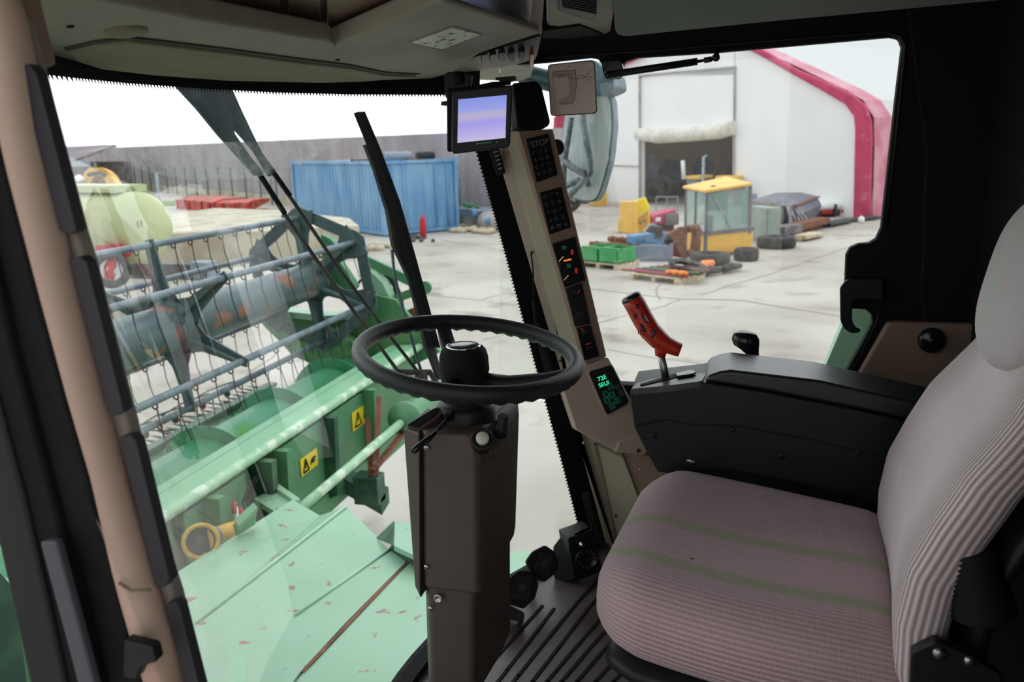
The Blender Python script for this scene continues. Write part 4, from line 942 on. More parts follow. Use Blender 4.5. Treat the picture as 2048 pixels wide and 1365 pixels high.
# ================================================================== ARMREST CONSOLE
ac = thing('armrest_console', 'long black armrest console beside the seat', 'console', (.4, -.55, 2.3))
A0 = PX(.30)
mb = MB(); mb.slab([(1259, 784), (1404, 768), (1408, 766), (1520, 783), (1720, 822), (1800, 840), (1960, 874), (1960, 1060), (1760, 1010), (1600, 968), (1440, 938), (1378, 948), (1372, 955), (1315, 945), (1290, 900), (1268, 855)], A0, -.17, 0); body = mb.obj('body', 'black_plastic', ac, bevel=.006, seg=3)
mb = MB(); mb.slab([(1270, 852), (1330, 838), (1378, 848), (1380, 850), (1330, 841), (1270, 856)], PX(.2995), 0, .0006); mb.slab([(1380, 848), (1480, 852), (1640, 882), (1860, 935), (1860, 938), (1640, 885), (1480, 855), (1380, 851)], PX(.2995), 0, .0006); mb.obj('moulding_line', 'rubber', body)
mb = MB(); mb.slab([(1408, 764), (1418, 752), (1440, 744), (1462, 741), (1640, 762), (1960, 836), (1960, 874), (1720, 820), (1520, 781)], PX(.305), -.16, 0); mb.obj('padded_lid', 'lid_plastic', ac, bevel=.012, seg=4)
AT = plane3(P(1259, 782, X=.302), P(1404, 766, X=.302), P(1422, 735, X=.46))
mb = MB(); mb.slab(rr([(1262, 782), (1275, 770), (1355, 748), (1420, 735), (1405, 766), (1340, 775)], 3), AT, -.01, .004); top = mb.obj('lever_gate', 'lid_plastic', ac, bevel=.002)
mb = MB(); mb.slab(rr([(1280, 774), (1378, 744), (1400, 741), (1396, 746), (1345, 762), (1282, 777)], 2), AT, .004, .006); mb.obj('slot', 'black_matte', top)
mb = MB(); mb.slab(rr([(1352, 756), (1384, 749), (1394, 752), (1388, 757), (1356, 762)], 2), AT, .006, .011); mb.obj('rocker', 'black_gloss', top, bevel=.001)
for x, y, r in ((1307, 872, .0065), (1464, 860, .0065), (1718, 905, .0065), (1563, 912, .008)): screw(P(x, y, X=.2995), (-1, 0, 0), r, body, 'black_plastic')
mb = MB(); mb.tube([P(1362, 925, X=.31), P(1376, 920, X=.305), P(1390, 926, X=.30)], .006, 8); mb.obj('wire_stub', 'steel', ac)

jk = thing('control_lever', 'red hydrostatic control lever with black thumb buttons on the armrest', 'lever', P(1333, 765, X=.37))
JX = .37
mb = MB(); mb.tube([P(1334, 768, X=JX), P(1327, 735, X=JX), P(1322, 708, X=JX)], [.0085, .0085, .008], 14); mb.obj('shaft', 'steel', jk)
jr = []
path = [((1263, 597), .023), ((1272, 612), .0235), ((1285, 637), .0235), ((1300, 662), .0235), ((1318, 680), .0225), ((1334, 690), .0185), ((1350, 697), .0165), ((1361, 701), .015)]
cent = [P(*p, X=JX) for p, _ in path]
for i, (p, r) in enumerate(path):
    c = cent[i]; d = (cent[min(i+1, 7)]-cent[max(i-1, 0)]).normalized(); sx = V((1, 0, 0)); u = d.cross(sx).normalized()
    if i == 0: d = V((0, d.y*.6, d.z)).normalized()
    jr.append([c+(sx*cos(t)*1.15+u*sin(t)*.92)*r*1.06 for t in [2*pi*k/20 for k in range(20)]])
mb = MB(); mb.loft(jr); mb.tube([P(1323, 690, X=JX), P(1321, 712, X=JX)], [.0165, .0115], 18); grip = mb.obj('grip', 'red_plastic', jk)
d0 = (cent[0]-cent[1]).normalized()
d1 = (d0+V((-.5, .25, .1))).normalized()
mb = MB(); mb.loft([[cent[0]+d0*h+(V((1, 0, 0))*cos(t)*1.12+d0.cross(V((1, 0, 0))).normalized()*sin(t)*.9)*r for t in [2*pi*k/20 for k in range(20)]] for r, h in ((.0245, -.006), (.0255, .002), (.022, .007), (.010, .009))]); mb.obj('thumb_pad', 'black_gloss', grip)
def jbtn(px, py, w, h, ang, name='button'):
    c = P(px, py, X=JX)-V((.0275, 0, 0)); a = radians(ang); 
    q = []
    for x, y in ((-w, -h), (w, -h), (w, h), (-w, h)): q.append(c+V((0, -(x*cos(a)-y*sin(a)), -(x*sin(a)+y*cos(a)))))
    mb = MB(); mb.prism(q, (-.007, 0, 0), pts2=[c+(p-c)*.75+V((-.007, 0, 0)) for p in q]); return mb.obj(name, 'black_gloss', grip, bevel=.0015)
jbtn(1293, 633, .004, .010, -32); jbtn(1288, 651, .004, .010, -32); jbtn(1309, 662, .0038, .011, 22)
for x, y in ((1276, 608), (1273, 627)):
    mb = MB(); mb.lathe(P(x, y, X=JX)-V((.0265, 0, 0)), (-1, -.2, .1), [(.0045, 0), (.0042, .004), (.002, .005)], n=14); mb.obj('button', 'black_gloss', grip)
for k in range(3):
    mb = MB(); c = P(1279+4.5*k, 659+1.2*k, X=JX)-V((.0245, 0, 0)); mb.tube([c+V((0, .001, .006)), c-V((0, .001, .006))], .0012, 6); mb.obj('grip_ridge', 'red_plastic', grip)

kn = thing('throttle_lever', 'black egg shaped knob on a lever behind the armrest', 'lever', P(1512, 735, X=.52))
KX = .52; kr = []
for (x0, x1, y) in ((1476, 1500, 663.5), (1466, 1514, 668), (1463, 1519, 679), (1466, 1519, 689), (1479, 1518, 698), (1491, 1518, 708), (1500, 1520, 720), (1504, 1523, 735)):
    a, b = P(x0, y, X=KX), P(x1, y, X=KX); c = (a+b)/2; r = (a-b).length/2
    kr.append([c+V((r*.9*cos(t), r*sin(t), 0)) for t in [2*pi*k/20 for k in range(20)]])
mb = MB(); mb.loft(kr); mb.obj('knob', 'black_gloss', kn)
# ================================================================== YARD
mat('yard_concrete', S(184, 178, 169), .85, c2=S(160, 152, 141), scale=.3, lo=.42, hi=.66, c3=S(138, 130, 118), s3=1.1, lo3=.56, hi3=.72, bump=.3, bscale=12)
mb = MB(); mb.add([(-60, -60, 0), (140, -60, 0), (140, 120, 0), (-60, 120, 0)], [(0, 1, 2, 3)]); gr = struct(mb.obj('floor_yard', 'yard_concrete')); gr.name = 'ground'
mat('seam_dirt', S(148, 140, 126), .95)
def gpath(pts, w, wob=.05):
    mb = MB(); q = [P(x, y, Z=.004) for x, y in pts]; fine = []
    for a, b in zip(q, q[1:]):
        k = max(2, int((b-a).length/.5))
        for i in range(k): fine.append(lerp(a, b, i/k)+V((random.uniform(-wob, wob), random.uniform(-wob, wob), 0)))
    fine.append(q[-1]); L_, R_ = [], []
    for i, p in enumerate(fine):
        d = fine[min(i+1, len(fine)-1)]-fine[max(i-1, 0)]; n = V((-d.y, d.x, 0)).normalized()*w*random.uniform(.5, 1.2); L_.append(p+n); R_.append(p-n)
    k = len(fine); mb.add(L_+R_, [(i, i+1, k+i+1, k+i) for i in range(k-1)]); return mb
cj = MB()
for pts, w in (([(1150, 575), (1360, 598), (1480, 600), (1760, 648)], .05), ([(1160, 655), (1330, 612), (1360, 600)], .02), ([(1330, 560), (1310, 580), (1320, 600)], .02), ([(880, 480), (1000, 500), (1080, 535)], .03),
               ([(1400, 590), (1500, 560), (1620, 520), (1750, 478)], .03), ([(870, 592), (960, 600), (1000, 590)], .02), ([(960, 680), (1040, 660)], .012), ([(560, 480), (650, 560)], .02), ([(400, 780), (480, 760), (560, 700)], .012), ([(1220, 700), (1300, 715), (1420, 730)], .01)):
    g = gpath(pts, w); cj.add(g.v, g.f)
struct(cj.obj('trim_3', 'seam_dirt'))

# perimeter wall and fence
W0, W1 = P(298, 380, Z=0), P(985, 450, Z=0); wd = (W1-W0).normalized(); W0e = W0-wd*34; W1e = W1+wd*4
wnorm = V((wd.y, -wd.x, 0)); wnorm = wnorm if wnorm.dot(CAMP-W0) > 0 else -wnorm
mb = MB(); mb.prism([W0e, W1e, W1e+V((0, 0, 3.62)), W0e+V((0, 0, 3.85))], -wnorm*.3)
o = mb.obj('perimeter_wall', 'wall_purple'); struct(o)
mb = MB(); mb.prism([W0e+wnorm*.4, W1e+wnorm*.4, W1e, W0e], (0, 0, .5)); o = mb.obj('kerb', 'concrete_block'); struct(o); o.name = 'trim_4'
fe = thing('mesh_fence', 'green wire fence on thin posts in front of the long purple grey wall', 'fence', W0+wnorm*1.0)
L_ = (W1-W0).length
k = 0; s = -16
while s < L_-2:
    b = W0+wd*s+wnorm*.8; mb = MB(); mb.tube([b, b+V((0, 0, 2.1))], .05, 6); mb.obj('post', 'fence_green', fe); s += 2.5
mb = MB()
for z in (.6, 1.3, 2.05): mb.tube([W0-wd*16+wnorm*.8+V((0, 0, z)), W0+wd*(L_-2)+wnorm*.8+V((0, 0, z))], .012, 4)
mb.obj('wire', 'fence_green', fe)
for px, pyb, pyt, r, lb in ((330, 490, 345, .05, 'thin grey pole standing behind the reel, leftmost'), (545, 410, 340, .06, 'thin grey pole at the fence left of the blue container'), (917, 415, 365, .05, 'short grey pole by the red cart right of the blue container'), (945, 400, 302, .07, 'tall grey pole beside the windscreen edge')):
    g = P(px, pyb, Z=0) if pyb > 409 else W0+wd*((P(px, 445, Z=0)-W0).dot(wd))+wnorm*.5
    mb = MB(); mb.tube([g, g+V((0, 0, ZH(g, pyt)))], r, 8); tag(mb.obj('pole', 'galvanised'), lb, 'pole')

class G:
    # local frame on the ground: x along the measured base line, y away from the camera
    def __init__(s, a, b, yaw=0):
        s.o = P(*a, Z=0); e = P(*b, Z=0); d = e-s.o; d.z = 0; s.w = d.length; s.ux = d.normalized(); n = V((-s.ux.y, s.ux.x, 0))
        s.uy = n if n.dot(s.o-CAMP) > 0 else -n
    def p(s, x, y, z=0): return s.o+s.ux*x+s.uy*y+V((0, 0, z))
    def box(s, mb, x0, x1, y0, y1, z0, z1):
        mb.prism([s.p(x0, y0, z0), s.p(x1, y0, z0), s.p(x1, y1, z0), s.p(x0, y1, z0)], (0, 0, z1-z0)); return mb
    def extr(s, mb, prof, y0, y1):      # outline in local x,z
        mb.prism([s.p(x, y0, z) for x, z in prof], s.uy*(y1-y0)); return mb
    def extx(s, mb, prof, x0, x1):      # outline in local y,z
        mb.prism([s.p(x0, y, z) for y, z in prof], s.ux*(x1-x0)); return mb
    def h(s, x, py, y=0): return ZH(s.p(x, y), py)
    def xat(s, px, y=0):
        a, b = 0.0, s.w
        f = lambda x: (lambda q: 1024+FPX*q.dot(RGT)/q.dot(DIR))(s.p(x, y)-CAMP)
        fa, fb = f(0), f(s.w)
        for _ in range(6):
            if abs(fb-fa) < 1e-6: break
            c = a+(px-fa)*(b-a)/(fb-fa); a, fa = b, fb; b, fb = c, f(c)
        return b

# blue container: long side left, door end right
g1 = G((772, 474), (600, 448)); g2 = G((772, 474), (905, 459))
ct = thing('shipping_container', 'blue corrugated steel container with scrap on its roof', 'container', g1.o)
Ls, We = 6.06, 2.44*1.0; Hc = g1.h(0, 322)
ua = g1.ux; ub = V((-ua.y, ua.x, 0)); ub = ub if ub.dot(g2.ux) > 0 else -ub
Xr = (P(905, 459, Z=0)-g1.o).dot(ub); We = max(2.4, Xr)
Ls = 8.0
mb = MB(); o0 = g1.o
def cpt(a, b, z): return o0+ua*a+ub*b+V((0, 0, z))
mb.prism([cpt(.04, .04, .15), cpt(Ls-.04, .04, .15), cpt(Ls-.04, We-.04, .15), cpt(.04, We-.04, .15)], (0, 0, Hc-.2)); mb.obj('box', 'blue_steel', ct)
mb = MB(); k = 0; a = .15
while a < Ls-.2:       # corrugations on the long side
    mb.prism([cpt(a, .04, .2), cpt(a+.05, -.0, .2), cpt(a+.14, -.0, .2), cpt(a+.19, .04, .2)], (0, 0, Hc-.35)); a += .28
mb.obj('side_wall', 'blue_steel', ct)
mb = MB(); b = .15
for k in range(2):
    for j in range(5):
        bb0 = .12+k*(We/2)+j*(We/2-.2)/5; mb.prism([cpt(-.0, bb0, .3), cpt(-.03, bb0+.04, .3), cpt(-.03, bb0+.11, .3), cpt(0, bb0+.15, .3)], (0, 0, Hc-.5))
mb.prism([cpt(.03, .1, .2), cpt(.0, .1, .2), cpt(.0, We-.1, .2), cpt(.03, We-.1, .2)], (0, 0, Hc-.35)); mb.obj('door_panels', 'blue_steel', ct)
for b in (.35, .8, We-.9, We-.4):
    mb = MB(); mb.tube([cpt(-.05, b, .2), cpt(-.05, b, Hc-.1)], .02, 6); mb.obj('lock_rod', 'blue_steel', ct)
for a, b in ((0, 0), (Ls, 0), (0, We), (Ls, We)):
    mb = MB(); mb.prism([cpt(a-.07, b-.07, 0.05), cpt(a+.07, b-.07, 0.05), cpt(a+.07, b+.07, 0.05), cpt(a-.07, b+.07, 0.05)], (0, 0, Hc-.03)); mb.obj('corner_post', 'blue_steel', ct)
mb = MB()
for z in (.05, Hc-.12): 
    mb.bar(cpt(0, 0, z+.06), cpt(Ls, 0, z+.06), .1, .12); mb.bar(cpt(0, 0, z+.06), cpt(0, We, z+.06), .1, .12)
mb.obj('rails', 'blue_steel', ct)
for i, (a, b, w, h_, lb) in enumerate([(.3, .3, 1.3, .36, 'grey blue scrap roll on the container roof, leftmost'), (1.6, .5, 1.2, .30, 'dark scrap bundle lying in the middle of the container roof'), (.3, 1.7, .9, .32, 'dark scrap bundle on the container roof near its right end')]):
    mb = MB(); c = cpt(a+.2, b, Hc-.04); pts = []
    for k in range(7): pts.append(c+ub*(k/6*w*.9)+V((0, 0, h_/2))+V((random.uniform(-.04, .04), random.uniform(-.04, .04), 0)))
    mb.tube(pts, [h_*.4, h_*.5, h_*.46, h_*.5, h_*.42, h_*.5, h_*.38], 9, sm=False); tag(mb.obj('scrap_bundle', 'black_heap' if i else 'slate_blue'), lb, 'scrap', 'scrap on the container roof')
mb = MB(); mb.tube([cpt(-.1, We*.5, Hc+.02), cpt(2.2, -.1, Hc+.02)], .04, 6); tag(mb.obj('loose_bar', 'rust'), 'rusty bar lying across the blue container roof', 'bar')
def bottle(px, py, h_, r, lb, material='red_paint'):
    g = P(px, py, Z=0); t = thing('gas_cylinder', lb, 'cylinder', g)
    mb = MB(); mb.lathe(g, (0, 0, 1), [(r, 0), (r, h_*.78), (r*.5, h_*.92), (r*.3, h_*.93)], n=16); mb.obj('tank', material, t)
    mb = MB(); mb.lathe(g+V((0, 0, h_*.92)), (0, 0, 1), [(r*.35, 0), (r*.35, h_*.09)], n=10); mb.obj('valve', 'red_paint', t)
bottle(847, 478, .82, .11, 'red gas cylinder in front of the container, the taller right one'); bottle(812, 479, .6, .10, 'faded red gas cylinder in front of the container, the left one', 'orange_paint')
mb = MB()
for i in range(14):
    c = P(random.uniform(815, 880), random.uniform(472, 482), Z=.05); mb.ball(c, (random.uniform(.05, .2), random.uniform(.05, .15), .07), 7, 4)
o = mb.obj('rubble', 'tyre_dusty'); tag(o, 'grey rubble heap on the ground around the red cylinders', 'rubble'); o['kind'] = 'stuff'
mb = MB()
for i in range(10):
    c = P(random.uniform(740, 790), random.uniform(486, 500), Z=.05); mb.ball(c, (random.uniform(.1, .3), random.uniform(.1, .25), .12), 7, 4)
o = mb.obj('rubble', 'concrete_block'); tag(o, 'broken concrete lumps on the ground right of the long block', 'rubble'); o['kind'] = 'stuff'

# long low concrete block
a0, a1, b1 = P(716, 505, Z=0), P(640, 500, Z=0), P(706, 480, Z=0)
gb = G((716, 507), (480, 520))
Hb = ZH(P(716, 507, Z=0), 447)
mb = MB(); q = [P(718, 450, Z=Hb), P(700, 436, Z=Hb), P(560, 420, Z=Hb), P(430, 416, Z=Hb), P(310, 432, Z=Hb), P(316, 466, Z=Hb), P(520, 462, Z=Hb)]
mb.prism([V((p.x, p.y, 0)) for p in q], (0, 0, Hb)); o = mb.obj('concrete_platform', 'concrete_block', bevel=.06); tag(o, 'long low pale concrete platform behind the harvester reel', 'platform')

# red frames in the far left
for (xa, ya, xb, yb, py, mt, lb) in ((356, 418, 430, 424, 395, 'orange_paint', 'orange red steel bucket lying by the far fence, left one'), (420, 424, 497, 424, 402, 'orange_paint', 'dark red steel frame lying by the far fence, right one')):
    g = G((xa, ya), (xb, yb)); t = thing('steel_attachment', lb, 'attachment', g.o); h_ = g.h(0, py)
    mb = MB(); g.extx(mb, [(0, 0), (0, h_*.8), (.5, h_), (2.0, h_), (2.0, h_*.7), (.6, .1), (2.0, 0)], 0, g.w); mb.obj('shell', mt, t)
    for k in range(4):
        mb = MB(); g.box(mb, g.w*k/3-.06, g.w*k/3+.06, -.06, .1, 0, h_*.8); mb.obj('rib', 'red_paint', t)
mb = MB(); c = P(455, 398, D=43); mb.tube([c, c+V((.3, .2, .5))], .06, 6); 
g = P(310, 400, Z=0); mb = MB(); mb.prism([P(290, 402, Z=.01), P(350, 404, Z=.01), P(350, 412, Z=.01), P(296, 412, Z=.01)], (0, 0, .03)); o = mb.obj('grass_strip', 'grass'); o['kind'] = 'stuff'; tag(o, 'short strip of grass along the far fence kerb', 'grass')

# shed with roof, far left
g = G((60, 385), (196, 392)); t = thing('open_shed', 'open shed with a dark ribbed roof at the far left', 'shed', g.o)
h1, h0 = g.h(g.w, 325), g.h(g.w, 297)
mb = MB(); g.extx(mb, [(-.4, h1), (-.4, h1+.2), (3.2, h0+.3), (3.2, h0+.1)], -1, g.w*.8); mb.obj('roof', 'shed_roof', t)
mb = MB(); g.box(mb, -1, g.w+.4, -.5, -.35, h1-.3, h1+.1); mb.obj('gutter', 'galvanised', t)
for x in (0, g.w*.5, g.w): 
    mb = MB(); g.box(mb, x-.1, x+.1, 0, .2, 0, h1); mb.obj('post', 'galvanised', t)
mb = MB(); g.box(mb, -1, g.w-.4, 3, 3.1, 0, h1); mb.obj('back_wall', 'grey_iron', t)
# yellow excavator arm
D_ = 24
def pd(x, y, D=D_): return P(x, y, D=D)
ex = thing('excavator_arm', 'bent yellow excavator arm above the pale green tank', 'excavator arm', pd(170, 372))
mb = MB(); mb.prism([pd(*q) for q in [(163, 375), (168, 345), (180, 335), (206, 335), (218, 345), (230, 366), (222, 376), (214, 370), (205, 352), (190, 352), (182, 362), (178, 376)]], DIR*.5); mb.obj('boom', 'yellow_arm', ex)
mb = MB(); mb.tube([pd(176, 350), pd(200, 345), pd(212, 352)], .06, 8); mb.obj('hydraulic_ram', 'dark_iron', ex)
c = pd(172, 374); mb = MB(); mb.prism([(c.x-.5, c.y-.5, 0), (c.x+.5, c.y-.5, 0), (c.x+.5, c.y+.5, 0), (c.x-.5, c.y+.5, 0)], (0, 0, c.z+.1)); mb.obj('undercarriage', 'dark_iron', ex)
mb = MB(); mb.tube([pd(150, 362), pd(160, 372)], .25, 10); mb.obj('white_pod', 'white_paint', ex, label='white pod at the arm base')

# pale green tank on red trailer
ta = P(312, 525, Z=0); tc_ = P(262, 450, D=17)
tk = thing('tank_trailer', 'large pale green cylindrical tank trailer with a red frame at the left', 'tank', V((tc_.x, tc_.y, 0)))
axd = V((-.35, .94, 0)).normalized(); 
axd = (P(60, 450, D=19)-P(285, 448, D=16.5)); axd.z = 0; Lt = axd.length; axd.normalize(); c0 = P(283, 456, D=16.5); rt = .72
mb = MB(); mb.lathe(c0, axd, [(.12, -.34), (.42, -.26), (.62, -.12), (rt, .06), (rt, Lt), (.6, Lt+.2), (.1, Lt+.3)], n=40); mb.obj('tank', 'tank_green', tk)
mb = MB(); mb.lathe(c0+V((0, 0, rt-.02)), axd, [(.12, .2), (.14, .22), (.14, Lt), (.1, Lt+.05)], n=14); mb.bar(c0+axd*.2+V((0, 0, rt+.06)), c0+axd*Lt+V((0, 0, rt+.06)), .7, .14); mb.obj('top_walkway', 'tank_green', tk)
for px, py in ((275, 443), (282, 441)):
    mb = MB(); c = P(px, py, D=15.9); mb.bar(c, c+V((0, 0, -.12)), .02, .02); mb.obj('bracket', 'rust', tk)
mb = MB(); cf = P(218, 505, D=15.8); mb.prism([P(x, y, D=15.8) for x, y in [(190, 492), (242, 488), (244, 506), (232, 512), (222, 560), (210, 556), (206, 516), (194, 518)]], DIR*.4); mb.obj('frame', 'red_paint', tk)
wc = P(222, 540, D=15.9); wax = V((.55, .83, 0)); wax = (CAMP-wc); wax.z = 0; wax.normalize()
mb = MB(); mb.lathe(wc, wax, [(.16, -.12), (.32, -.12), (.36, -.06), (.36, .06), (.32, .12), (.22, .12), (.20, .02)], n=32, cap=False); mb.obj('tyre', 'tyre', tk)
mb = MB(); mb.lathe(wc, wax, [(.22, .08), (.2, .04), (.09, .03), (.08, .08), (.001, .08)], n=28, cap=False); mb.obj('wheel_rim', 'white_paint', tk)
g = G((382, 560), (416, 562)); mb = MB(); g.box(mb, 0, g.w, 0, .4, 0, g.h(0, 524)); o = mb.obj('blue_case', 'slate_blue', bevel=.03); tag(o, 'small grey blue case on the ground behind the reel', 'case')
g = G((250, 556), (378, 560)); mb = MB(); g.box(mb, 0, g.w, 0, .3, .05, g.h(0, 526)); o = mb.obj('drawbar', 'grey_iron', bevel=.03); tag(o, 'long grey drawbar lying right of the white wheel', 'drawbar')

# objects right of the container
g = G((907, 433), (945, 425)); cr_ = thing('red_cart', 'small red cart between the container and the windscreen edge', 'cart', g.o); h_ = g.h(0, 393)
mb = MB(); g.box(mb, 0, g.w, 0, .8, h_*.45, h_); mb.obj('body', 'red_paint', cr_, bevel=.05)
for x in (.15, g.w-.15):
    mb = MB(); g.box(mb, x-.06, x+.06, 0, .7, 0, h_*.5); mb.obj('leg', 'red_paint', cr_)
g = G((908, 452), (948, 456)); h_ = g.h(0, 416); t = thing('boat_hull', 'grey hull shaped trough on the scrap heap right of the container', 'trough', g.o)
mb = MB(); g.extr(mb, [(0, h_), (g.w*.15, h_*.55), (g.w*.9, h_*.45), (g.w*1.25, h_*.9), (g.w*.8, h_*1.02)], 0, 1.0); mb.obj('shell', 'slate_blue', t, bevel=.03)
g = G((945, 462), (985, 464)); h_ = g.h(0, 421); t = thing('wrapped_load', 'pale grey wrapped bundle with blue patches right of the container', 'bundle', g.o)
mb = MB(); c = g.p(g.w*.5, .5, h_*.45); mb.ball(c, (g.w*.55, .5, h_*.5), 16, 8); mb.obj('wrap', 'pile_grey', t)
for x, z in ((.1, .88), (.75, .5)):
    mb = MB(); mb.ball(g.p(g.w*x, .05, h_*z), (.16, .1, .14), 10, 6); mb.obj('blue_patch', 'blue_paint', t)
for i in range(5):
    a = P(940+8*i, 424, Z=.55); mb = MB(); mb.bar(a, a+V((random.uniform(-.4, .4), .3, random.uniform(.25, .5))), .14, .05); tag(mb.obj('green_scrap', 'bright_green'), ['leftmost bright green metal bar on the heap right of the container', 'second bright green metal bar from the container', 'middle bright green metal bar on the scrap heap', 'fourth bright green metal bar from the container', 'rightmost bright green metal bar, nearest the windscreen edge'][i], 'scrap', 'green scrap by the container')
mb = MB()
for i in range(24): mb.ball(P(random.uniform(908, 990), random.uniform(456, 466), Z=.08), (random.uniform(.1, .3), random.uniform(.1, .25), .1), 7, 4)
o = mb.obj('debris', 'wood_pallet'); tag(o, 'ochre debris spread on the ground below the scrap heap', 'debris'); o['kind'] = 'stuff'

# ================================================================== HANGAR
HA, HB = P(1216, 403, Z=0), P(1740, 435, Z=0)
hd = (HB-HA).normalized(); hn = V((-hd.y, hd.x, 0)); hn = hn if hn.dot(CAMP-HA) > 0 else -hn
HPL = (HA, hn)
hg = thing('fabric_hangar', 'large white fabric hangar with a magenta arch edge and rolled-up door', 'hangar', HA)
def hq(pts, off=0): return [PP(x, y, HPL)+hn*off for x, y in pts]
def hpris(pts, name, material, off=0, th=.3, **k):
    mb = MB(); mb.prism(hq(pts, off), hn*th); return mb.obj(name, material, hg, **k)
# facade: wall pieces around the doorway
hpris([(1170, 410), (1120, 300), (1120, 170), (1235, 150), (1300, 90), (1390, 40), (1480, 90), (1480, 150), (1290, 155), (1290, 402)], 'wall_sheet', 'white_sheet')
hpris([(1478, 90), (1530, 108), (1600, 150), (1665, 185), (1705, 210), (1722, 232), (1724, 260), (1722, 436), (1478, 420)], 'wall_sheet', 'white_sheet')
hpris([(1480, 80), (1530, 108), (1490, 98), (1300, 98), (1400, 30)], 'gable_sheet', 'white_sheet')
hpris([(1289, 150), (1481, 134), (1481, 250), (1478, 268), (1290, 276)], 'door_curtain', 'white_sheet', .02, .28)
mb = MB(); ring = []
for px, py, r in ((1288, 268, .3), (1330, 272, .36), (1400, 268, .33), (1450, 262, .36), (1482, 255, .3)): ring.append((PP(px, py, HPL)+hn*.4, r))
mb.tube([p for p, _ in ring], [r for _, r in ring], 14); mb.obj('rolled_curtain', 'white_roll', hg)
for a, b, w in (((1289, 152), (1482, 134), .1), ((1290, 152), (1290, 402), .12), ((1480, 134), (1478, 360), .08)):
    mb = MB(); mb.bar(PP(*a, HPL)+hn*.36, PP(*b, HPL)+hn*.36, w, .06); mb.obj('door_rail', 'pile_grey', hg)
# magenta edge tube
hpris([(1478, 84), (1515, 90), (1540, 100), (1610, 140), (1680, 170), (1722, 192), (1745, 212), (1755, 240), (1757, 280), (1752, 436), (1720, 436), (1724, 262), (1722, 234), (1705, 210), (1665, 186), (1600, 150), (1530, 110)], 'arch_edge', 'magenta_sheet', .28, .25, bevel=.1)
arch = hq([(1390, 20), (1478, 76), (1600, 132), (1700, 180), (1735, 200), (1757, 235), (1758, 300), (1754, 437)])
def shell(p_, d0, d1, name, mt):
    mb = MB(); k = len(p_); mb.add([p-hn*d0 for p in p_]+[p-hn*d1 for p in p_], [(i, i+1, k+i+1, k+i) for i in range(k-1)]); mb.obj(name, mt, hg)
shell(arch, -.3, .9, 'side_sheet', 'pale_pink_sheet'); shell(arch, .9, 22, 'roof_sheet', 'tent_fabric')
shell(hq([(1390, 20), (1300, 78), (1235, 140), (1150, 215), (1118, 260), (1114, 420)]), .0, 22, 'roof_sheet', 'hall_inside')
hpris([(1118, 300), (1122, 235), (1172, 222), (1210, 192), (1260, 130), (1300, 112), (1300, 95), (1270, 112), (1225, 160), (1195, 195), (1130, 225), (1118, 330)], 'arch_edge', 'magenta_sheet', .28, .25)
for a, b in (((1215, 330), (1288, 332)), ((1216, 330), (1216, 403))):
    mb = MB(); mb.bar(PP(*a, HPL)+hn*.34, PP(*b, HPL)+hn*.34, .06, .05); mb.obj('seam', 'pile_grey', hg)
# inside
wL, wR = PP(1280, 402, HPL), PP(1490, 420, HPL); wL.z = wR.z = 0; bk = -hn
mb = MB(); dd = 16
q_ = [p+bk*dd for p in hq([(1114, 420), (1118, 230), (1235, 120), (1390, 20), (1600, 132), (1735, 200), (1754, 437)])]
mb.prism(q_, bk*.2); mb.obj('inner_back_wall', 'hall_inside', hg)
mb = MB()
for k in range(9):
    a = wL+bk*(dd-.3)+hd*(-5+k*1.5); mb.tube([a, a+V((0, 0, 6))], .07, 6); mb.tube([a+hd*.8, a+hd*.4+V((0, 0, 6))], .04, 6)
for z in (2.4, 4.2): mb.tube([wL+bk*(dd-.35)-hd*6+V((0, 0, z)), wR+bk*(dd-.35)+hd*1+V((0, 0, z))], .05, 6)
mb.obj('truss', 'black_heap', hg)
# things just inside the doorway
def blob(name, lb, cat, px, pyb, pyt, w, d, material, back=2, seed=1, group=None):
    random.seed(seed); g0 = P(px, pyb, Z=0); g0.z = 0; h_ = ZH(g0, pyt); mb = MB()
    for i in range(90):
        s = random.random()**1.3; f = (1-s)*.9+.25; q = random.uniform(0, 2*pi); k = random.uniform(.1, 1)
        c = g0+V((w*f*k*cos(q), d*f*k*sin(q), h_*s*.88)); r = random.uniform(.12, .3)*h_*.6
        if i % 3: mb.ball(c, (r, r*random.uniform(.6, 1), r*random.uniform(.5, 1)), 8, 5)
        else:
            Mx = Matrix.Translation(c) @ Matrix.Rotation(random.uniform(0, 3), 4, 'Z') @ Matrix.Rotation(random.uniform(-.6, .6), 4, 'X'); mb.box((-r, -r*.5, -r*.7), (r, r*.5, r*.7), Mx)
    tag(mb.obj(name, material), lb, cat, group)
blob('scrap_heap', 'tall black heap standing in the hangar doorway, left of centre', 'scrap heap', 1342, 392, 312, 1.0, 1.0, 'black_heap', seed=3)
blob('scrap_heap', 'black machine heap in the middle of the hangar doorway', 'scrap heap', 1405, 388, 314, 1.5, 1.0, 'black_heap', seed=5)
blob('scrap_heap', 'low black heap at the right side of the hangar doorway', 'scrap heap', 1462, 386, 330, 1.0, .8, 'black_heap', seed=8)
blob('tarp_heap', 'grey dusty heap at the left inside the hangar doorway', 'heap', 1306, 402, 350, .5, .8, 'tyre_dusty', seed=9)
blob('dark_stack', 'narrow dark blue stack at the left edge of the hangar doorway', 'stack', 1297, 400, 305, .28, .4, 'slate_iron', seed=10)
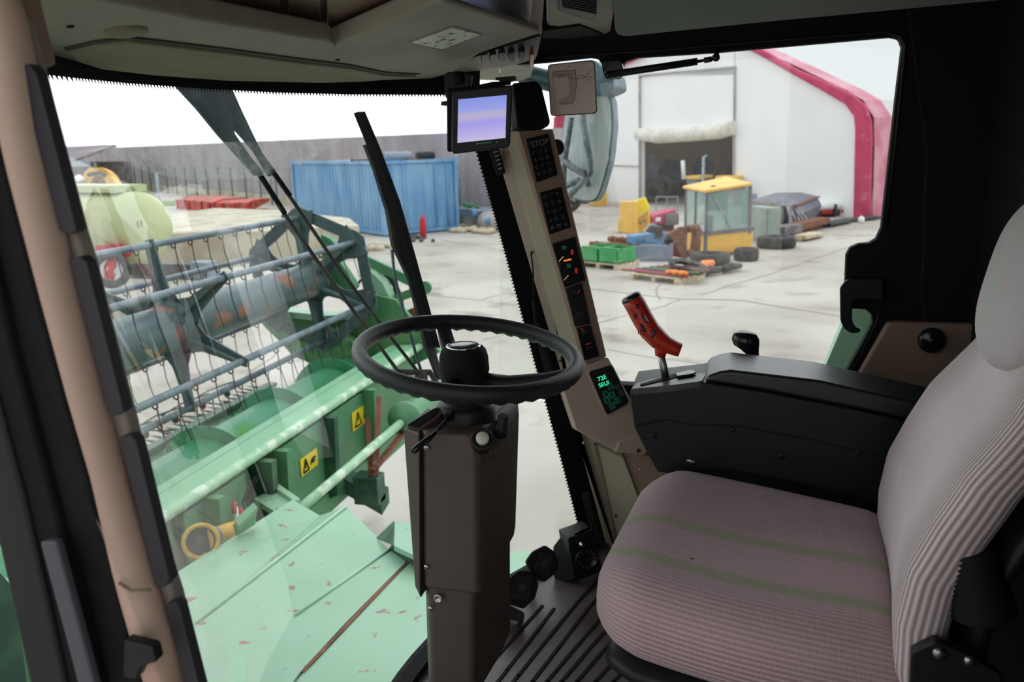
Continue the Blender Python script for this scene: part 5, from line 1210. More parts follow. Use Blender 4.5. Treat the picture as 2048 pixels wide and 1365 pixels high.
def tyre(px, py, R, lb, material='tyre', flat=False, group=None, w=.16):
    g0 = P(px, py, Z=0); c = g0+V((0, 0, w if flat else R)); ax = V((0, 0, 1)) if flat else (CAMP-c)
    if not flat: ax.z = 0
    mb = MB(); prof = [(R*.55, -w), (R*.9, -w), (R, -w*.6), (R, w*.6), (R*.9, w), (R*.55, w), (R*.5, 0), (R*.55, -w)]
    mb.lathe(c, ax, prof, n=28, cap=False); tag(mb.obj('tyre', material), lb, 'tyre', group)
tyre(1322, 397, .62, 'grey tyre standing just inside the hangar doorway', 'tyre_dusty'); tyre(1342, 396, .5, 'dark tyre leaning on the black heap in the doorway'); tyre(1305, 404, .5, 'dusty tyre at the left post of the hangar doorway', 'tyre_dusty')
tyre(1552, 495, .55, 'dark tyre lying flat on the ground by the grey tank', flat=True); tyre(1492, 521, .32, 'black tyre lying flat under the right corner of the yellow cab', flat=True); tyre(1420, 528, .5, 'black tyre lying flat under the front of the yellow cab', flat=True, w=.14)
for i, (px, py) in enumerate(((1150, 412), (1168, 408), (1186, 404), (1140, 424))):
    tyre(px, py, .5, ['leftmost of the dark tyres behind the mirror', 'second dark tyre from the post behind the mirror', 'rightmost dark tyre behind the mirror, beside the orange housing', 'dark tyre lying nearest the camera behind the mirror arm'][i], group='tyres behind the mirror')

# cage crates left of the doorway
g = G((1216, 403), (1280, 396)); t = thing('mesh_crate', 'rusty wire mesh crate standing against the hangar wall', 'crate', g.o); h_ = g.h(0, 358)
mb = MB()
for x in [g.w*k/8 for k in range(9)]:
    mb.bar(g.p(x, 0, .1), g.p(x, 0, h_), .025, .025)
for z in (.1, h_*.33, h_*.66, h_): mb.bar(g.p(0, 0, z), g.p(g.w, 0, z), .03, .03); mb.bar(g.p(0, 1, z), g.p(g.w, 1, z), .03, .03); mb.bar(g.p(g.w, 0, z), g.p(g.w, 1, z), .03, .03)
mb.obj('wire_frame', 'grey_iron', t)
mb = MB(); g.box(mb, .1, g.w*.45, .2, .9, .1, h_*.75); mb.obj('load', 'concrete_block', t)
mb = MB(); g.box(mb, g.w*.5, g.w*.95, .2, .9, .1, h_*.6); mb.obj('load', 'pile_grey', t)
g = G((1188, 413), (1214, 412)); mb = MB(); h_ = g.h(0, 374); g.extr(mb, [(0, 0), (g.w, 0), (g.w, h_*.5), (g.w*.9, h_), (g.w*.3, h_), (0, h_*.4)], 0, 1.0); tag(mb.obj('orange_box', 'yellow_paint', bevel=.03), 'orange yellow machine housing behind the mirror', 'housing')

# yellow hoods
g = G((1235, 465), (1265, 469)); t = thing('engine_hood', 'pale yellow tall engine hood standing upright beside the bright yellow cover', 'hood', g.o)
h_ = g.h(0, 402); mb = MB(); g.extr(mb, [(0, 0), (g.w, 0), (g.w, h_*1.02), (g.w*.15, h_), (.06, h_*.9), (.12, h_*.45), (0, h_*.35)], 0, .25); mb.obj('shell', 'yellow_paint', t, bevel=.04)
g = G((1272, 466), (1306, 466)); t = thing('machine_cover', 'bright yellow tilted machine cover with a hollow underside', 'cover', g.o); h_ = g.h(0, 396)
mb = MB(); g.extr(mb, [(-.08, h_*.25), (-.1, h_*.9), (.28, h_*1.0), (.42, h_*.75), (.42, h_*.65), (.0, h_*.4)], -.05, .4); mb.obj('top_shell', 'bright_yellow', t, bevel=.02)
mb = MB(); g.extr(mb, [(.0, h_*.38), (.42, h_*.62), (.42, h_*.2), (.12, 0)], .1, .4); mb.obj('hollow', 'yellow_paint', t)
mb = MB(); mb.bar(g.p(0, 0, h_*.4), g.p(.12, 0, 0), .06, .06); mb.bar(g.p(.42, 0, h_*.65), g.p(.46, 0, h_*.18), .05, .05); mb.bar(g.p(.12, 0, .02), g.p(.46, 0, h_*.2), .05, .05); mb.obj('rim_bar', 'bright_yellow', t)
for x, z in ((.15, .28), (.28, .34)):
    mb = MB(); mb.ball(g.p(x, .05, h_*z), .05, 8, 6); mb.obj('fitting', 'galvanised', t)
# red mini tractor behind
g = G((1305, 466), (1352, 462)); t = thing('red_tractor', 'small dark red tractor bonnet between the yellow cover and the yellow cab', 'tractor', g.o); h_ = g.h(0, 430)
mb = MB(); g.extr(mb, [(0, h_*.5), (0, h_*.85), (.1, h_*.98), (g.w, h_*1.22), (g.w, h_*.8), (g.w*.4, h_*.45)], 0, .6); mb.obj('bonnet', 'tractor_red', t, bevel=.03)
mb = MB(); g.box(mb, .12, .32, -.02, .0, h_*.62, h_*.84); mb.obj('headlight', 'white_paint', t)
mb = MB(); g.box(mb, .1, g.w*.95, .05, .5, 0, h_*.5); mb.obj('engine', 'tyre', t)
mb = MB(); g.box(mb, g.w*.5, g.w*1.05, -.1, .2, h_*.35, h_*1.0); mb.obj('seat_box', 'grey_iron', t, bevel=.03)
mb = MB(); mb.tube([g.p(-.2, 0, .1), g.p(g.w*.6, -.1, .02)], .035, 6); mb.obj('tow_bar', 'red_paint', t)
g = G((1312, 425), (1355, 425)); t = thing('pipe_rack', 'thin grey steel frame behind the red tractor', 'frame', g.o); h_ = g.h(0, 394)
mb = MB()
for a, b in (((0, 0), (0, h_)), ((g.w, 0), (g.w, h_)), ((0, h_), (g.w, h_)), ((g.w*.5, 0), (g.w*.5, h_))): mb.bar(g.p(a[0], 0, a[1]), g.p(b[0], 0, b[1]), .05, .05)
mb.obj('bars', 'galvanised', t)

# yellow cab
g = G((1410, 512), (1505, 508)); yc = thing('machine_cab', 'yellow glazed machine cab standing on the ground', 'cab', g.o)
Hc_ = g.h(0, 384); Wc = g.w; gl = G((1410, 512), (1362, 496)); 
cu = V((g.ux.x, g.ux.y, 0)); cv = gl.ux
Lc = 1.55; HZ = 2.05
def yp(a, b, z): return g.o+cu*a+cv*b+V((0, 0, z))
hr = [ZH(yp(0, 0, 0), 470), ZH(yp(0, 0, 0), 386)]
zr = hr[1]; zb = hr[0]
mb = MB(); mb.prism([yp(0, 0, .0), yp(Wc, 0, .06), yp(Wc*1.0, Lc, .06), yp(0, Lc, .0)], None, pts2=[yp(0, 0, zb), yp(Wc, 0, zb*1.15), yp(Wc, Lc, zb), yp(0, Lc, zb)]); mb.obj('lower_body', 'yellow_paint', yc, bevel=.03)
mb = MB(); mb.prism([yp(-.08, -.08, zr), yp(Wc*.9, -.08, zr*1.09), yp(Wc*.9, Lc*1.05, zr*1.16), yp(-.08, Lc*1.05, zr*1.02)], (0, 0, .08)); mb.obj('roof', 'yellow_paint', yc, bevel=.02)
mb = MB(); mb.lathe(yp(.3, .3, zr+.08), (0, 0, 1), [(.09, 0), (.07, .09), (.01, .1)], n=14); mb.obj('beacon', 'dark_iron', yc)
mb = MB()
PO = [(0, 0), (Wc*.92, 0), (Wc*.92, Lc), (0, Lc), (0, Lc*.5)]
for a, b in PO: mb.bar(yp(a, b, zb), yp(a*.97, b, zr*(1+.08*a/Wc)+.03), .07, .07)
mb.bar(yp(0, 0, zb+.03), yp(Wc, 0, zb*1.15+.03), .06, .1); mb.bar(yp(0, 0, zb+.03), yp(0, Lc, zb+.03), .06, .1); mb.bar(yp(0, 0, .1), yp(0, 0, zb), .1, .1)
mb.obj('frame', 'slate_iron', yc)
mb = MB(); mb.add([yp(.04, .0, zb), yp(Wc*.9, .0, zb*1.1), yp(Wc*.88, 0, zr*1.07), yp(.04, 0, zr)], [(0, 1, 2, 3)]); mb.obj('front_window', 'cab_glass', yc)
mb = MB(); mb.add([yp(.0, .04, zb), yp(0, Lc-.04, zb), yp(0, Lc-.04, zr), yp(0, .04, zr)], [(0, 1, 2, 3)]); mb.obj('side_window', 'cab_glass', yc)
mb = MB(); mb.add([yp(Wc*.9, .04, zb), yp(Wc*.9, Lc-.04, zb), yp(Wc*.9, Lc-.04, zr), yp(Wc*.9, .04, zr)], [(0, 1, 2, 3)]); mb.obj('side_window', 'cab_glass', yc)
mb = MB(); mb.bar(yp(.15, -.02, zr*.98), yp(Wc*.55, -.02, zb*1.15), .025, .025); mb.obj('window_bar', 'pile_grey', yc)
mb = MB(); mb.box((0, 0, 0), (.4, .4, .5), Matrix.Translation(yp(.4, .5, zb*.9))); mb.obj('seat', 'tyre', yc, bevel=.05)
mb = MB(); mb.bar(yp(.05, -.05, .14), yp(Wc*.75, -.05, .14), .05, .05); mb.obj('step_bar', 'yellow_paint', yc)
# second yellow machine behind it
g = G((1368, 420), (1470, 424)); t = thing('yellow_machine', 'yellow machine with green glass partly behind the yellow cab', 'machine', g.o)
h_ = g.h(0, 352); mb = MB(); g.box(mb, 0, g.w*.3, 0, 1.2, h_*.9, h_); mb.obj('roof', 'yellow_paint', t, bevel=.03)
mb = MB(); g.box(mb, .05, g.w*.22, .1, 1.1, h_*.4, h_*.9); mb.obj('window', 'cab_glass', t)
mb = MB(); g.box(mb, g.w*.55, g.w*.95, .2, 1.2, h_*.82, h_*1.0); mb.obj('hood', 'yellow_paint', t, bevel=.05)
mb = MB(); g.box(mb, 0, g.w, .3, 1.2, 0, h_*.75); mb.obj('body', 'dark_iron', t)
mb = MB(); mb.tube([g.p(-.05, 0, h_*.9), g.p(-.12, 0, h_*1.45)], .09, 8); mb.obj('exhaust', 'white_paint', t)
g0 = P(1404, 430, Z=0); mb = MB(); mb.tube([g0, g0+V((0, 0, ZH(g0, 314)))], .06, 8); mb.tube([g0+V((0, 0, ZH(g0, 314))), g0+V((.5, -.1, ZH(g0, 312)))], .04, 8); tag(mb.obj('pipe_post', 'galvanised'), 'thin upright grey pipe rising behind the yellow cab', 'pipe')

# small white container, grey cabinet, dark tank, frame behind
g = G((1494, 480), (1533, 487)); t = thing('metal_cabinet', 'sage grey metal cabinet right of the yellow cab', 'cabinet', g.o); h_ = g.h(0, 412)
mb = MB(); g.box(mb, 0, g.w, 0, .45, 0, h_); mb.obj('body', 'sage_metal', t, bevel=.02)
mb = MB(); g.box(mb, g.w*.35, g.w*.98, -.03, 0, .1, h_*.97); mb.obj('door', 'sage_metal', t, bevel=.01)
g = G((1490, 440), (1512, 440)); mb = MB(); g.box(mb, 0, g.w, 0, .5, g.h(0, 416), g.h(0, 388)); tag(mb.obj('blue_bucket', 'slate_blue', bevel=.02), 'pale blue bin on the cabinet beside the yellow cab', 'bin')
g = G((1488, 420), (1540, 420)); t = thing('engine_block', 'dark engine block behind the grey cabinet', 'engine', g.o); h_ = g.h(0, 372)
mb = MB(); g.extr(mb, [(0, .2), (g.w, 0), (g.w*.95, h_*.7), (g.w*.6, h_), (.1, h_*.95)], 0, .9); mb.obj('block', 'slate_iron', t, bevel=.04)
mb = MB(); g.box(mb, g.w*.2, g.w*.6, -.1, .4, h_*.85, h_*1.08); mb.obj('cap', 'tractor_red', t, bevel=.03)
g = G((1486, 408), (1545, 408)); mb = MB(); g.box(mb, 0, g.w, 0, 1.5, 0, g.h(0, 358)); tag(mb.obj('green_trailer', 'tank_green', bevel=.05), 'olive green box body standing behind the engine block', 'box')
g = G((1550, 470), (1596, 492)); t = thing('steel_hopper', 'large rusty grey steel hopper lying on its side near the hangar', 'hopper', g.o)
# long body with bevelled top running toward the hangar
a, b = P(1585, 470, Z=0), P(1642, 440, Z=0); 
ud = (P(1640, 436, Z=0)-P(1590, 462, Z=0)).normalized(); un = V((-ud.y, ud.x, 0)); un = un if un.dot(CAMP-a) < 0 else -un
s0 = P(1588, 464, Z=0); hh = ZH(s0, 402); Lh = 4.6
def sp_(u, n, z): return s0+ud*u+un*n+V((0, 0, z))
mb = MB(); prof = [(0, .15), (-.12, hh*.55), (.1, hh*.88), (.7, hh), (1.6, hh*.98), (2.2, hh*.7), (2.2, .2), (1.1, 0.05)]
mb.prism([sp_(0, n_, z) for n_, z in prof], ud*Lh); mb.obj('body', 'slate_iron', t, bevel=.05)
mb = MB(); mb.bar(sp_(0, -.0, hh*.84), sp_(Lh, 0, hh*.84), .08, .05); mb.obj('rust_rail', 'rust', t)
mb = MB(); c = sp_(-.3, .9, hh*.45); mb.lathe(c, -ud, [(.62, -.2), (.62, .9), (.5, 1.0), (.1, 1.05)], n=26); mb.obj('drum', 'grey_iron', t)
mb = MB()
for i in range(5): mb.tube([sp_(-.6+i*.3, -.1-.1*i, .1), sp_(-.4+i*.25, .2, hh*.9)], .045, 7)
mb.bar(sp_(-1.3, -.1, .1), sp_(-1.3, -.1, hh*.95), .07, .07); mb.bar(sp_(-1.3, -.1, hh*.95), sp_(-.9, .6, hh*.98), .07, .07); mb.obj('frame_bars', 'pile_grey', t)
for i, (xa, ya, xb, yb, hz_, mt, lb) in enumerate([(1556, 484, 1604, 475, .35, 'grey_iron', 'broad rusty plough beam in front of the steel hopper'), (1585, 472, 1660, 452, .28, 'rust', 'long rusty beam on the ground below the steel hopper'), (1600, 484, 1648, 474, .14, 'wood_pallet', 'wooden boards stacked on the ground right of the tyre'), (1650, 456, 1705, 446, .12, 'tyre', 'dark plank pile between the beams and the white loader'), (1690, 446, 1765, 438, .1, 'dark_iron', 'black beam along the foot of the magenta arch')]):
    g = G((xa, ya), (xb, yb)); mb = MB(); g.box(mb, 0, g.w, 0, .5, 0.02, hz_); g.box(mb, .1, g.w*.8, -.15, .3, hz_*.5, hz_*1.3); tag(mb.obj('beam', mt, bevel=.02), lb, 'beam')
g0 = P(1722, 447, Z=0); mb = MB(); mb.ball(g0+V((0, 0, .12)), (.12, .12, .14), 10, 6); tag(mb.obj('white_can', 'white_paint'), 'small white can on the ground near the magenta arch', 'can')
g = G((1642, 436), (1705, 432)); t = thing('white_loader', 'white rounded machine body with red and black parts near the hangar corner', 'machine', g.o); h_ = g.h(0, 402)
mb = MB(); mb.loft([[g.p(g.w*s, .5+.5*cos(q), h_*.62+h_*r*sin(q)) for q in [2*pi*k/16 for k in range(16)]] for s, r in ((0, .1), (.06, .3), (.3, .36), (.7, .34), (.95, .25), (1, .05))]); mb.obj('shell', 'white_paint', t)
mb = MB(); g.box(mb, .1, g.w*.9, .1, .9, .05, h_*.4); mb.obj('chassis', 'tyre', t, bevel=.03)
for x in (.2, .8):
    mb = MB(); g.box(mb, g.w*x-.2, g.w*x+.2, -.03, .1, .15, h_*.4); mb.obj('red_plate', 'red_paint', t)
mb = MB(); g.box(mb, g.w*.4, g.w*.47, -.04, .2, .2, h_*.75); mb.obj('strut', 'tyre', t)
mb = MB(); g.box(mb, g.w*.65, g.w*.9, .3, .6, h_*1.15, h_*1.28); mb.obj('seat', 'tyre', t)
# white cab by hangar
g = G((1540, 412), (1590, 416)); t = thing('white_cab', 'white machine cab with green tinted windows by the hangar wall', 'cab', g.o); h_ = g.h(0, 330)
mb = MB(); g.box(mb, 0, g.w*.85, 0, 1.3, h_*.88, h_); mb.obj('roof', 'white_paint', t, bevel=.05)
mb = MB()
for x in (0, g.w*.8): g.box(mb, x, x+.1, 0, .1, 0, h_*.9); g.box(mb, x, x+.1, 1.2, 1.3, 0, h_*.9)
g.box(mb, 0, g.w*.85, 0, .1, 0, h_*.2); g.box(mb, g.w*.55, g.w*.85, 0, .1, 0, h_*.9); mb.obj('frame', 'white_paint', t)
mb = MB(); g.box(mb, .1, g.w*.55, .04, .06, h_*.2, h_*.88); mb.obj('window', 'cab_glass', t)
mb = MB(); g.box(mb, g.w*.1, g.w*.45, .5, .9, h_*.2, h_*.6); mb.obj('seat', 'sage_metal', t)
g3 = G((1592, 418), (1622, 420)); h3 = g3.h(0, 340)
mb = MB(); 
for x in (0, g3.w): mb.bar(g3.p(x, 0, .3), g3.p(x, 0, h3), .09, .06)
mb.bar(g3.p(0, 0, h3), g3.p(g3.w, 0, h3), .08, .06); mb.bar(g3.p(0, 0, .3), g3.p(g3.w, 0, .3), .08, .06); mb.obj('open_door', 'sage_metal', t)
mb = MB(); g3.box(mb, g3.w*.35, g3.w*.95, .0, .02, .35, h3*.95); mb.obj('door_glass', 'cab_glass', t)
mb = MB(); mb.ball(g3.p(g3.w*.6, -.06, h3*.78), .07, 8, 6); mb.obj('lamp', 'orange_plastic', t)

# pallets with loads in the foreground right
def pallet(a, b, depth, lb, h=.14):
    g = G(a, b); t = thing('pallet', lb, 'pallet', g.o)
    for k in range(6):
        y = depth*k/5; mb = MB(); g.box(mb, 0, g.w, y-.05, y+.05, h-.025, h); mb.obj('deck_board', 'wood_pallet', t)
    for k in range(3):
        x = k*(g.w-.1)/2; mb = MB(); g.box(mb, x, x+.1, -.05, depth, .0, h-.025); mb.obj('bearer', 'wood_pallet', t)
    return g
g = pallet((1262, 558), (1358, 570), 1.0, 'wooden pallet with rusty blades and orange parts on it')
for i in range(7):
    a = g.p(-.35+.1*i, .1+.14*i, .17+.01*i); b = g.p(g.w*1.05+.05*i, .05+.12*i, .17+.02*i); mb = MB(); mb.bar(a, b, .07, .03)
    tag(mb.obj('mower_blade_bar', ['rust', 'tractor_red', 'dark_iron', 'green_paint', 'rust', 'grey_iron', 'rust'][i]), ['rusty bar lying frontmost on the pallet of blades', 'dark pink bar lying second from the front on the blade pallet', 'black bar lying third from the front on the blade pallet', 'green bar lying in the middle of the blade pallet', 'rusty bar just behind the green bar on the blade pallet', 'grey bar lying second from the back on the blade pallet', 'rusty bar lying rearmost on the blade pallet'][i], 'bar', 'bars on the front pallet')
mb = MB()
for i in range(8): mb.ball(g.p(g.w*(.72+.045*i), .1+.06*(i % 3), .24), (.09, .07, .05), 8, 5)
tag(mb.obj('orange_fittings', 'orange_plastic'), 'orange fitting heaped at the right end of the blade pallet', 'fitting')
mb = MB(); mb.lathe(g.p(.95, .85, .2), g.ux*.2+V((0, 0, 1)), [(.42, 0), (.45, .1), (.4, .14), (.3, .1)], n=26, cap=False); tag(mb.obj('wheel_ring', 'tyre'), 'black ring lying behind the blade pallet', 'ring')
for (xa, ya, xb, yb, mt, lb, nm, r) in [(1400, 540, 1424, 526, 'orange_plastic', 'orange crumpled cover behind the blade pallet', 'orange_cover', .12), (1410, 546, 1438, 540, 'tyre', 'dark grey roll right of the blade pallet', 'rubber_roll', .11), (1446, 540, 1480, 532, 'tyre', 'dark rubber flap on the ground right of the grey roll', 'rubber_flap', .10), (1370, 534, 1400, 536, 'dark_iron', 'dark folded sheet behind the blade pallet', 'folded_sheet', .12)]:
    a, b = P(xa, ya, Z=r), P(xb, yb, Z=r); mb = MB(); mb.tube([a, lerp(a, b, .5)+V((0, .05, .03)), b], [r*.8, r, r*.7], 10); tag(mb.obj(nm, mt), lb, 'part')
g = G((1252, 523), (1345, 523)); t = thing('steel_bucket', 'slate blue flat steel bucket with notched top in front of the rusty plate', 'bucket', g.o); h_ = g.h(0, 490)
mb = MB(); g.extr(mb, [(0, 0), (g.w, 0), (g.w*1.02, h_*1.05), (g.w*.94, h_*1.05), (g.w*.94, h_*.95), (g.w*.74, h_*.95), (g.w*.74, h_*1.0), (g.w*.3, h_*.98), (g.w*.28, h_*.92), (g.w*.08, h_*.9), (g.w*.04, h_*.95)], 0, .08); mb.obj('plate', 'slate_blue', t, bevel=.01)
mb = MB(); g.extx(mb, [(0, 0), (.5, 0), (.5, h_*.4), (0, h_*.1)], 0, g.w); mb.obj('floor_plate', 'slate_blue', t)
g = G((1335, 520), (1374, 518)); t = thing('rusty_plate_frame', 'upright rusty steel plate with pipes in front of the yellow cab', 'plate', g.o); h_ = g.h(0, 456)
mb = MB(); g.extr(mb, [(0, .5), (.1, .1), (g.w, 0), (g.w, h_), (g.w*.6, h_*1.0), (0, h_*.8)], 0, .15); mb.obj('plate', 'rust', t, bevel=.02)
mb = MB(); mb.lathe(g.p(.0, -.02, h_*.62), -g.uy, [(.12, 0), (.12, .03)], n=16); mb.obj('boss', 'dark_iron', t)
for z in (.92, .15):
    mb = MB(); mb.tube([g.p(g.w, .1, h_*z), g.p(g.w+.35, .2, h_*z), g.p(g.w+.42, .4, h_*z*.9)], .10, 10); mb.obj('pipe', 'rust', t)
mb = MB(); mb.tube([g.p(g.w+.32, .25, .1), g.p(g.w+.36, .25, h_*.9)], .14, 12); mb.obj('upright_pipe', 'rust', t)
g = G((1270, 500), (1336, 492)); t = thing('blue_machine_part', 'light blue machine part behind the slate bucket', 'machine part', g.o); h_ = g.h(0, 468)
mb = MB(); g.box(mb, 0, g.w, 0, .4, 0, h_*.9); mb.obj('body', 'blue_paint', t, bevel=.04)
mb = MB(); g.box(mb, g.w*.6, g.w*.8, -.05, .3, h_*.6, h_*1.3); mb.obj('block', 'dark_iron', t)
mb = MB(); mb.tube([g.p(g.w*.5, 0, .2)+V((0, 0, .5*sin(q)))+g.ux*(.35*cos(q)) for q in [pi*k/8 for k in range(9)]], .03, 8); mb.obj('hoop', 'galvanised', t)
for (xa, ya, xb, yb, r, lb) in [(1218, 478, 1268, 482, .12, 'short rusty roller lying highest behind the green crates'), (1180, 488, 1282, 492, .11, 'long rusty shaft lying across the green crates')]:
    a, b = P(xa, ya, Z=r), P(xb, yb, Z=r); t = thing('rusty_roller', lb, 'roller', V((a.x, a.y, 0))); mb = MB(); mb.tube([a, b], r*.7, 12); mb.obj('shaft', 'rust', t)
    for k in range(3):
        mb = MB(); c = lerp(a, b, .1+.36*k); d = (b-a).normalized(); mb.lathe(c, d, [(r*.75, 0), (r*.9, .03), (r*.9, .08), (r*.75, .12)], n=12); mb.obj('collar', 'rust', t)
# green crates on pallet
g = pallet((1160, 533), (1236, 541), .9, 'wooden pallet under the two green steel crates')
for i, (x0, x1, lb) in enumerate([(.0, .47, 'bright green steel crate on a pallet, left of the pair'), (.5, .98, 'bright green steel crate on a pallet, right of the pair')]):
    t = thing('green_crate', lb, 'crate', g.p(g.w*x0, 0, .14)); h_ = g.h(0, 494)
    mb = MB(); g.box(mb, g.w*x0, g.w*x1, 0, .03, .15, h_*.95); g.box(mb, g.w*x0, g.w*x1, .75, .78, .15, h_*1.05); g.box(mb, g.w*x0, g.w*x0+.03, 0, .78, .15, h_); g.box(mb, g.w*x1-.03, g.w*x1, 0, .78, .15, h_); g.box(mb, g.w*x0, g.w*x1, 0, .78, .15, .2); mb.obj('shell', 'bright_green', t, bevel=.006)
    mb = MB(); g.box(mb, g.w*x0, g.w*x1, .1, .2, h_*.9, h_*1.02); mb.obj('rail', 'bright_green', t)
    mb = MB()
    for k in range(5): mb.ball(g.p(lerp(g.w*x0, g.w*x1, .15+.17*k), .3, h_*.82), (.1, .12, .06), 7, 5)
    tag(mb.obj('metal_parts', 'grey_iron'), 'loose grey metal parts inside the %s green crate' % ('left' if i == 0 else 'right'), 'parts')
mb = MB(); c = P(1300, 482, Z=.7)
g = G((1205, 498), (1224, 498)); mb = MB(); g.box(mb, 0, g.w, 0, .2, 0, .14); tag(mb.obj('white_box', 'white_paint'), 'small white box lying on the rusty shaft', 'box')

# ================================================================== MIRROR AND HARVESTER RIGHT SIDE
MX = plane(P(1175, 300, X=1.65), (-1, .3, .05))
mr = thing('side_mirror', 'tall rounded side mirror on tube arms outside the right window', 'mirror', P(1175, 400, X=1.65))
MO = [(1128, 232), (1133, 196), (1165, 182), (1212, 180), (1224, 200), (1227, 250), (1220, 320), (1203, 380), (1192, 402), (1178, 405), (1148, 400), (1126, 392), (1115, 330)]
mb = MB(); mb.slab(rr(MO, 10), MX, -.05, 0); mb.obj('housing', 'mirror_frame', mr, bevel=.006)
cx_ = sum(p[0] for p in MO)/len(MO); cy_ = sum(p[1] for p in MO)/len(MO)
mb = MB(); mb.slab(rr([(cx_+(x-cx_)*.93, cy_+(y-cy_)*.97) for x, y in MO], 10), MX, 0, .004); mb.obj('glass_face', 'mirror_reflection', mr)
MF = (MX[0]+MX[1]*.05, MX[1])
def mt_(pts, r, name='arm_tube'):
    mb = MB(); mb.tube([PP(x, y, MF) for x, y in pts], r, 12); mb.obj(name, 'mirror_arm', mr)
mt_([(1159, 150), (1166, 240), (1174, 290), (1181, 320), (1181, 345), (1174, 356)], .012); mt_([(1142, 235), (1135, 285), (1128, 330), (1126, 390)], .011)
mt_([(1119, 313), (1145, 335), (1176, 352)], .013); mt_([(1176, 352), (1152, 378), (1128, 405)], .012); mt_([(1175, 353), (1177, 374)], .012, 'clamp'); mt_([(1160, 360), (1128, 374)], .011)
mb = MB(); mb.slab(rr([(1100, 128), (1186, 118), (1224, 150), (1228, 178), (1200, 190), (1130, 190), (1112, 168)], 10), (MF[0]+MF[1]*.02, MF[1]), -.12, 0); mat('mirror_bracket', S(88, 112, 130), .5, c2=S(120, 140, 152), scale=20); mb.obj('bracket', 'mirror_bracket', mr, bevel=.01)
mb = MB(); mb.tube([P(x, y, X=1.3) for x, y in [(1040, 140), (1080, 150), (1110, 158), (1135, 164)]], .022, 12); mb.tube([P(x, y, X=1.3) for x, y in [(1040, 158), (1080, 170), (1120, 180)]], .014, 12); mb.obj('support_arm', 'mirror_bracket', mr)
hp_ = thing('harvester_side_panel', 'pale green harvester body panel visible below the door latch', 'panel', P(1700, 700, X=1.25))
mb = MB(); mb.slab([(1735, 560), (2150, 540), (2150, 830), (1622, 800), (1690, 640)], PX(1.25), -.05, 0); mb.obj('panel', 'green_edge', hp_)
# ================================================================== HEADER (harvester front)
HXL, HXR = -1.6, 4.15
ht = thing('cutting_platform', 'long pale green harvester cutting platform below the reel', 'harvester header', (1.5, 1.9, 0))
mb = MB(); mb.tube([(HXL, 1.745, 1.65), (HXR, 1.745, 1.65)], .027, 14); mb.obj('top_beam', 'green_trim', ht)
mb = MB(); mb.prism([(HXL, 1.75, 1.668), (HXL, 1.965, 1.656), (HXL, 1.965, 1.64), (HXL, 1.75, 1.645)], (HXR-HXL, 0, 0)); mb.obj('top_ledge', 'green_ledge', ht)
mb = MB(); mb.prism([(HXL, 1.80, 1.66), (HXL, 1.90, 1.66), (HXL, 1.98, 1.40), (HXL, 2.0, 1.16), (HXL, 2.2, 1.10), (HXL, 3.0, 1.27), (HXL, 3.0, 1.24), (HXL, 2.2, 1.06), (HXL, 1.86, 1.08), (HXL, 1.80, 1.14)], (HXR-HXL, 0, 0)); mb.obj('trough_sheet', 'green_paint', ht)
mb = MB(); mb.bar((HXL, 1.78, 1.1), (HXR, 1.78, 1.1), .1, .12); mb.obj('lower_beam', 'green_paint', ht)
# raised back sheets and ribs
for x0, x1 in ((XL(560, 1.74, 1.4), XL(650, 1.74, 1.4)), (XL(665, 1.74, 1.4), XL(730, 1.74, 1.4)), (XL(380, 1.74, 1.4), XL(500, 1.74, 1.4))):
    mb = MB(); mb.prism([(x0, 1.765, 1.60), (x1, 1.765, 1.60), (x1, 1.765, 1.2), (x1-.1, 1.765, 1.14), (x0+.12, 1.765, 1.14), (x0, 1.765, 1.24)], (0, -.02, 0)); mb.obj('back_sheet', 'green_paint', ht, bevel=.004)
for px in (425, 530, 560, 655, 735):
    x = XL(px, 1.72, 1.4); mb = MB(); mb.prism([(x, 1.78, 1.62), (x, 1.66, 1.62), (x, 1.68, 1.15), (x, 1.78, 1.1)], (.045, 0, 0)); mb.obj('rib', 'green_dark' if px in (530, 655) else 'green_paint', ht)
def yst(px0, px1, z0, z1, y=1.742):
    mb = MB(); x0, x1 = XL(px0, y, (z0+z1)/2), XL(px1, y, (z0+z1)/2)
    mb.prism([(x0, y, z0), (x1, y, z0), (x1+.0, y, z1), (x0, y, z1)], (0, -.003, 0)); o = mb.obj('warning_sticker', 'sticker_yellow', ht, label='yellow warning sticker')
    mb = MB(); cx0 = lerp(x0, x1, .28); zc = (z0+z1)/2; w = (x1-x0)*.16; h_ = (z1-z0)*.36
    for a, b in (((-1, -1), (0, 1)), ((0, 1), (1, -1)), ((-1, -1), (1, -1))): mb.bar((cx0+a[0]*w, y-.004, zc+a[1]*h_), (cx0+b[0]*w, y-.004, zc+b[1]*h_), .01, .004, up=(0, -1, 0))
    mb.box((cx0-.004, y-.005, zc-.02), (cx0+.004, y-.003, zc+.015)); mb.obj('warning_triangle', 'black_matte', o)
    mb = MB(); cx1 = lerp(x0, x1, .72); mb.ball((cx1, y-.004, zc), (w*.9, .003, h_*.5), 10, 6); mb.bar((cx1-w, y-.004, zc-h_*.4), (cx1+w, y-.004, zc+h_*.3), .012, .004, up=(0, -1, 0)); mb.obj('warning_pictogram', 'black_matte', o)
yst(601, 634, 1.37, 1.47); yst(704, 742, 1.40, 1.52)
mb = MB(); x = XL(472, 1.68, 1.45); mb.tube([(x, 1.68, 1.52), (x+.01, 1.68, 1.40)], .014, 8); mb.obj('white_fitting', 'white_paint', ht)
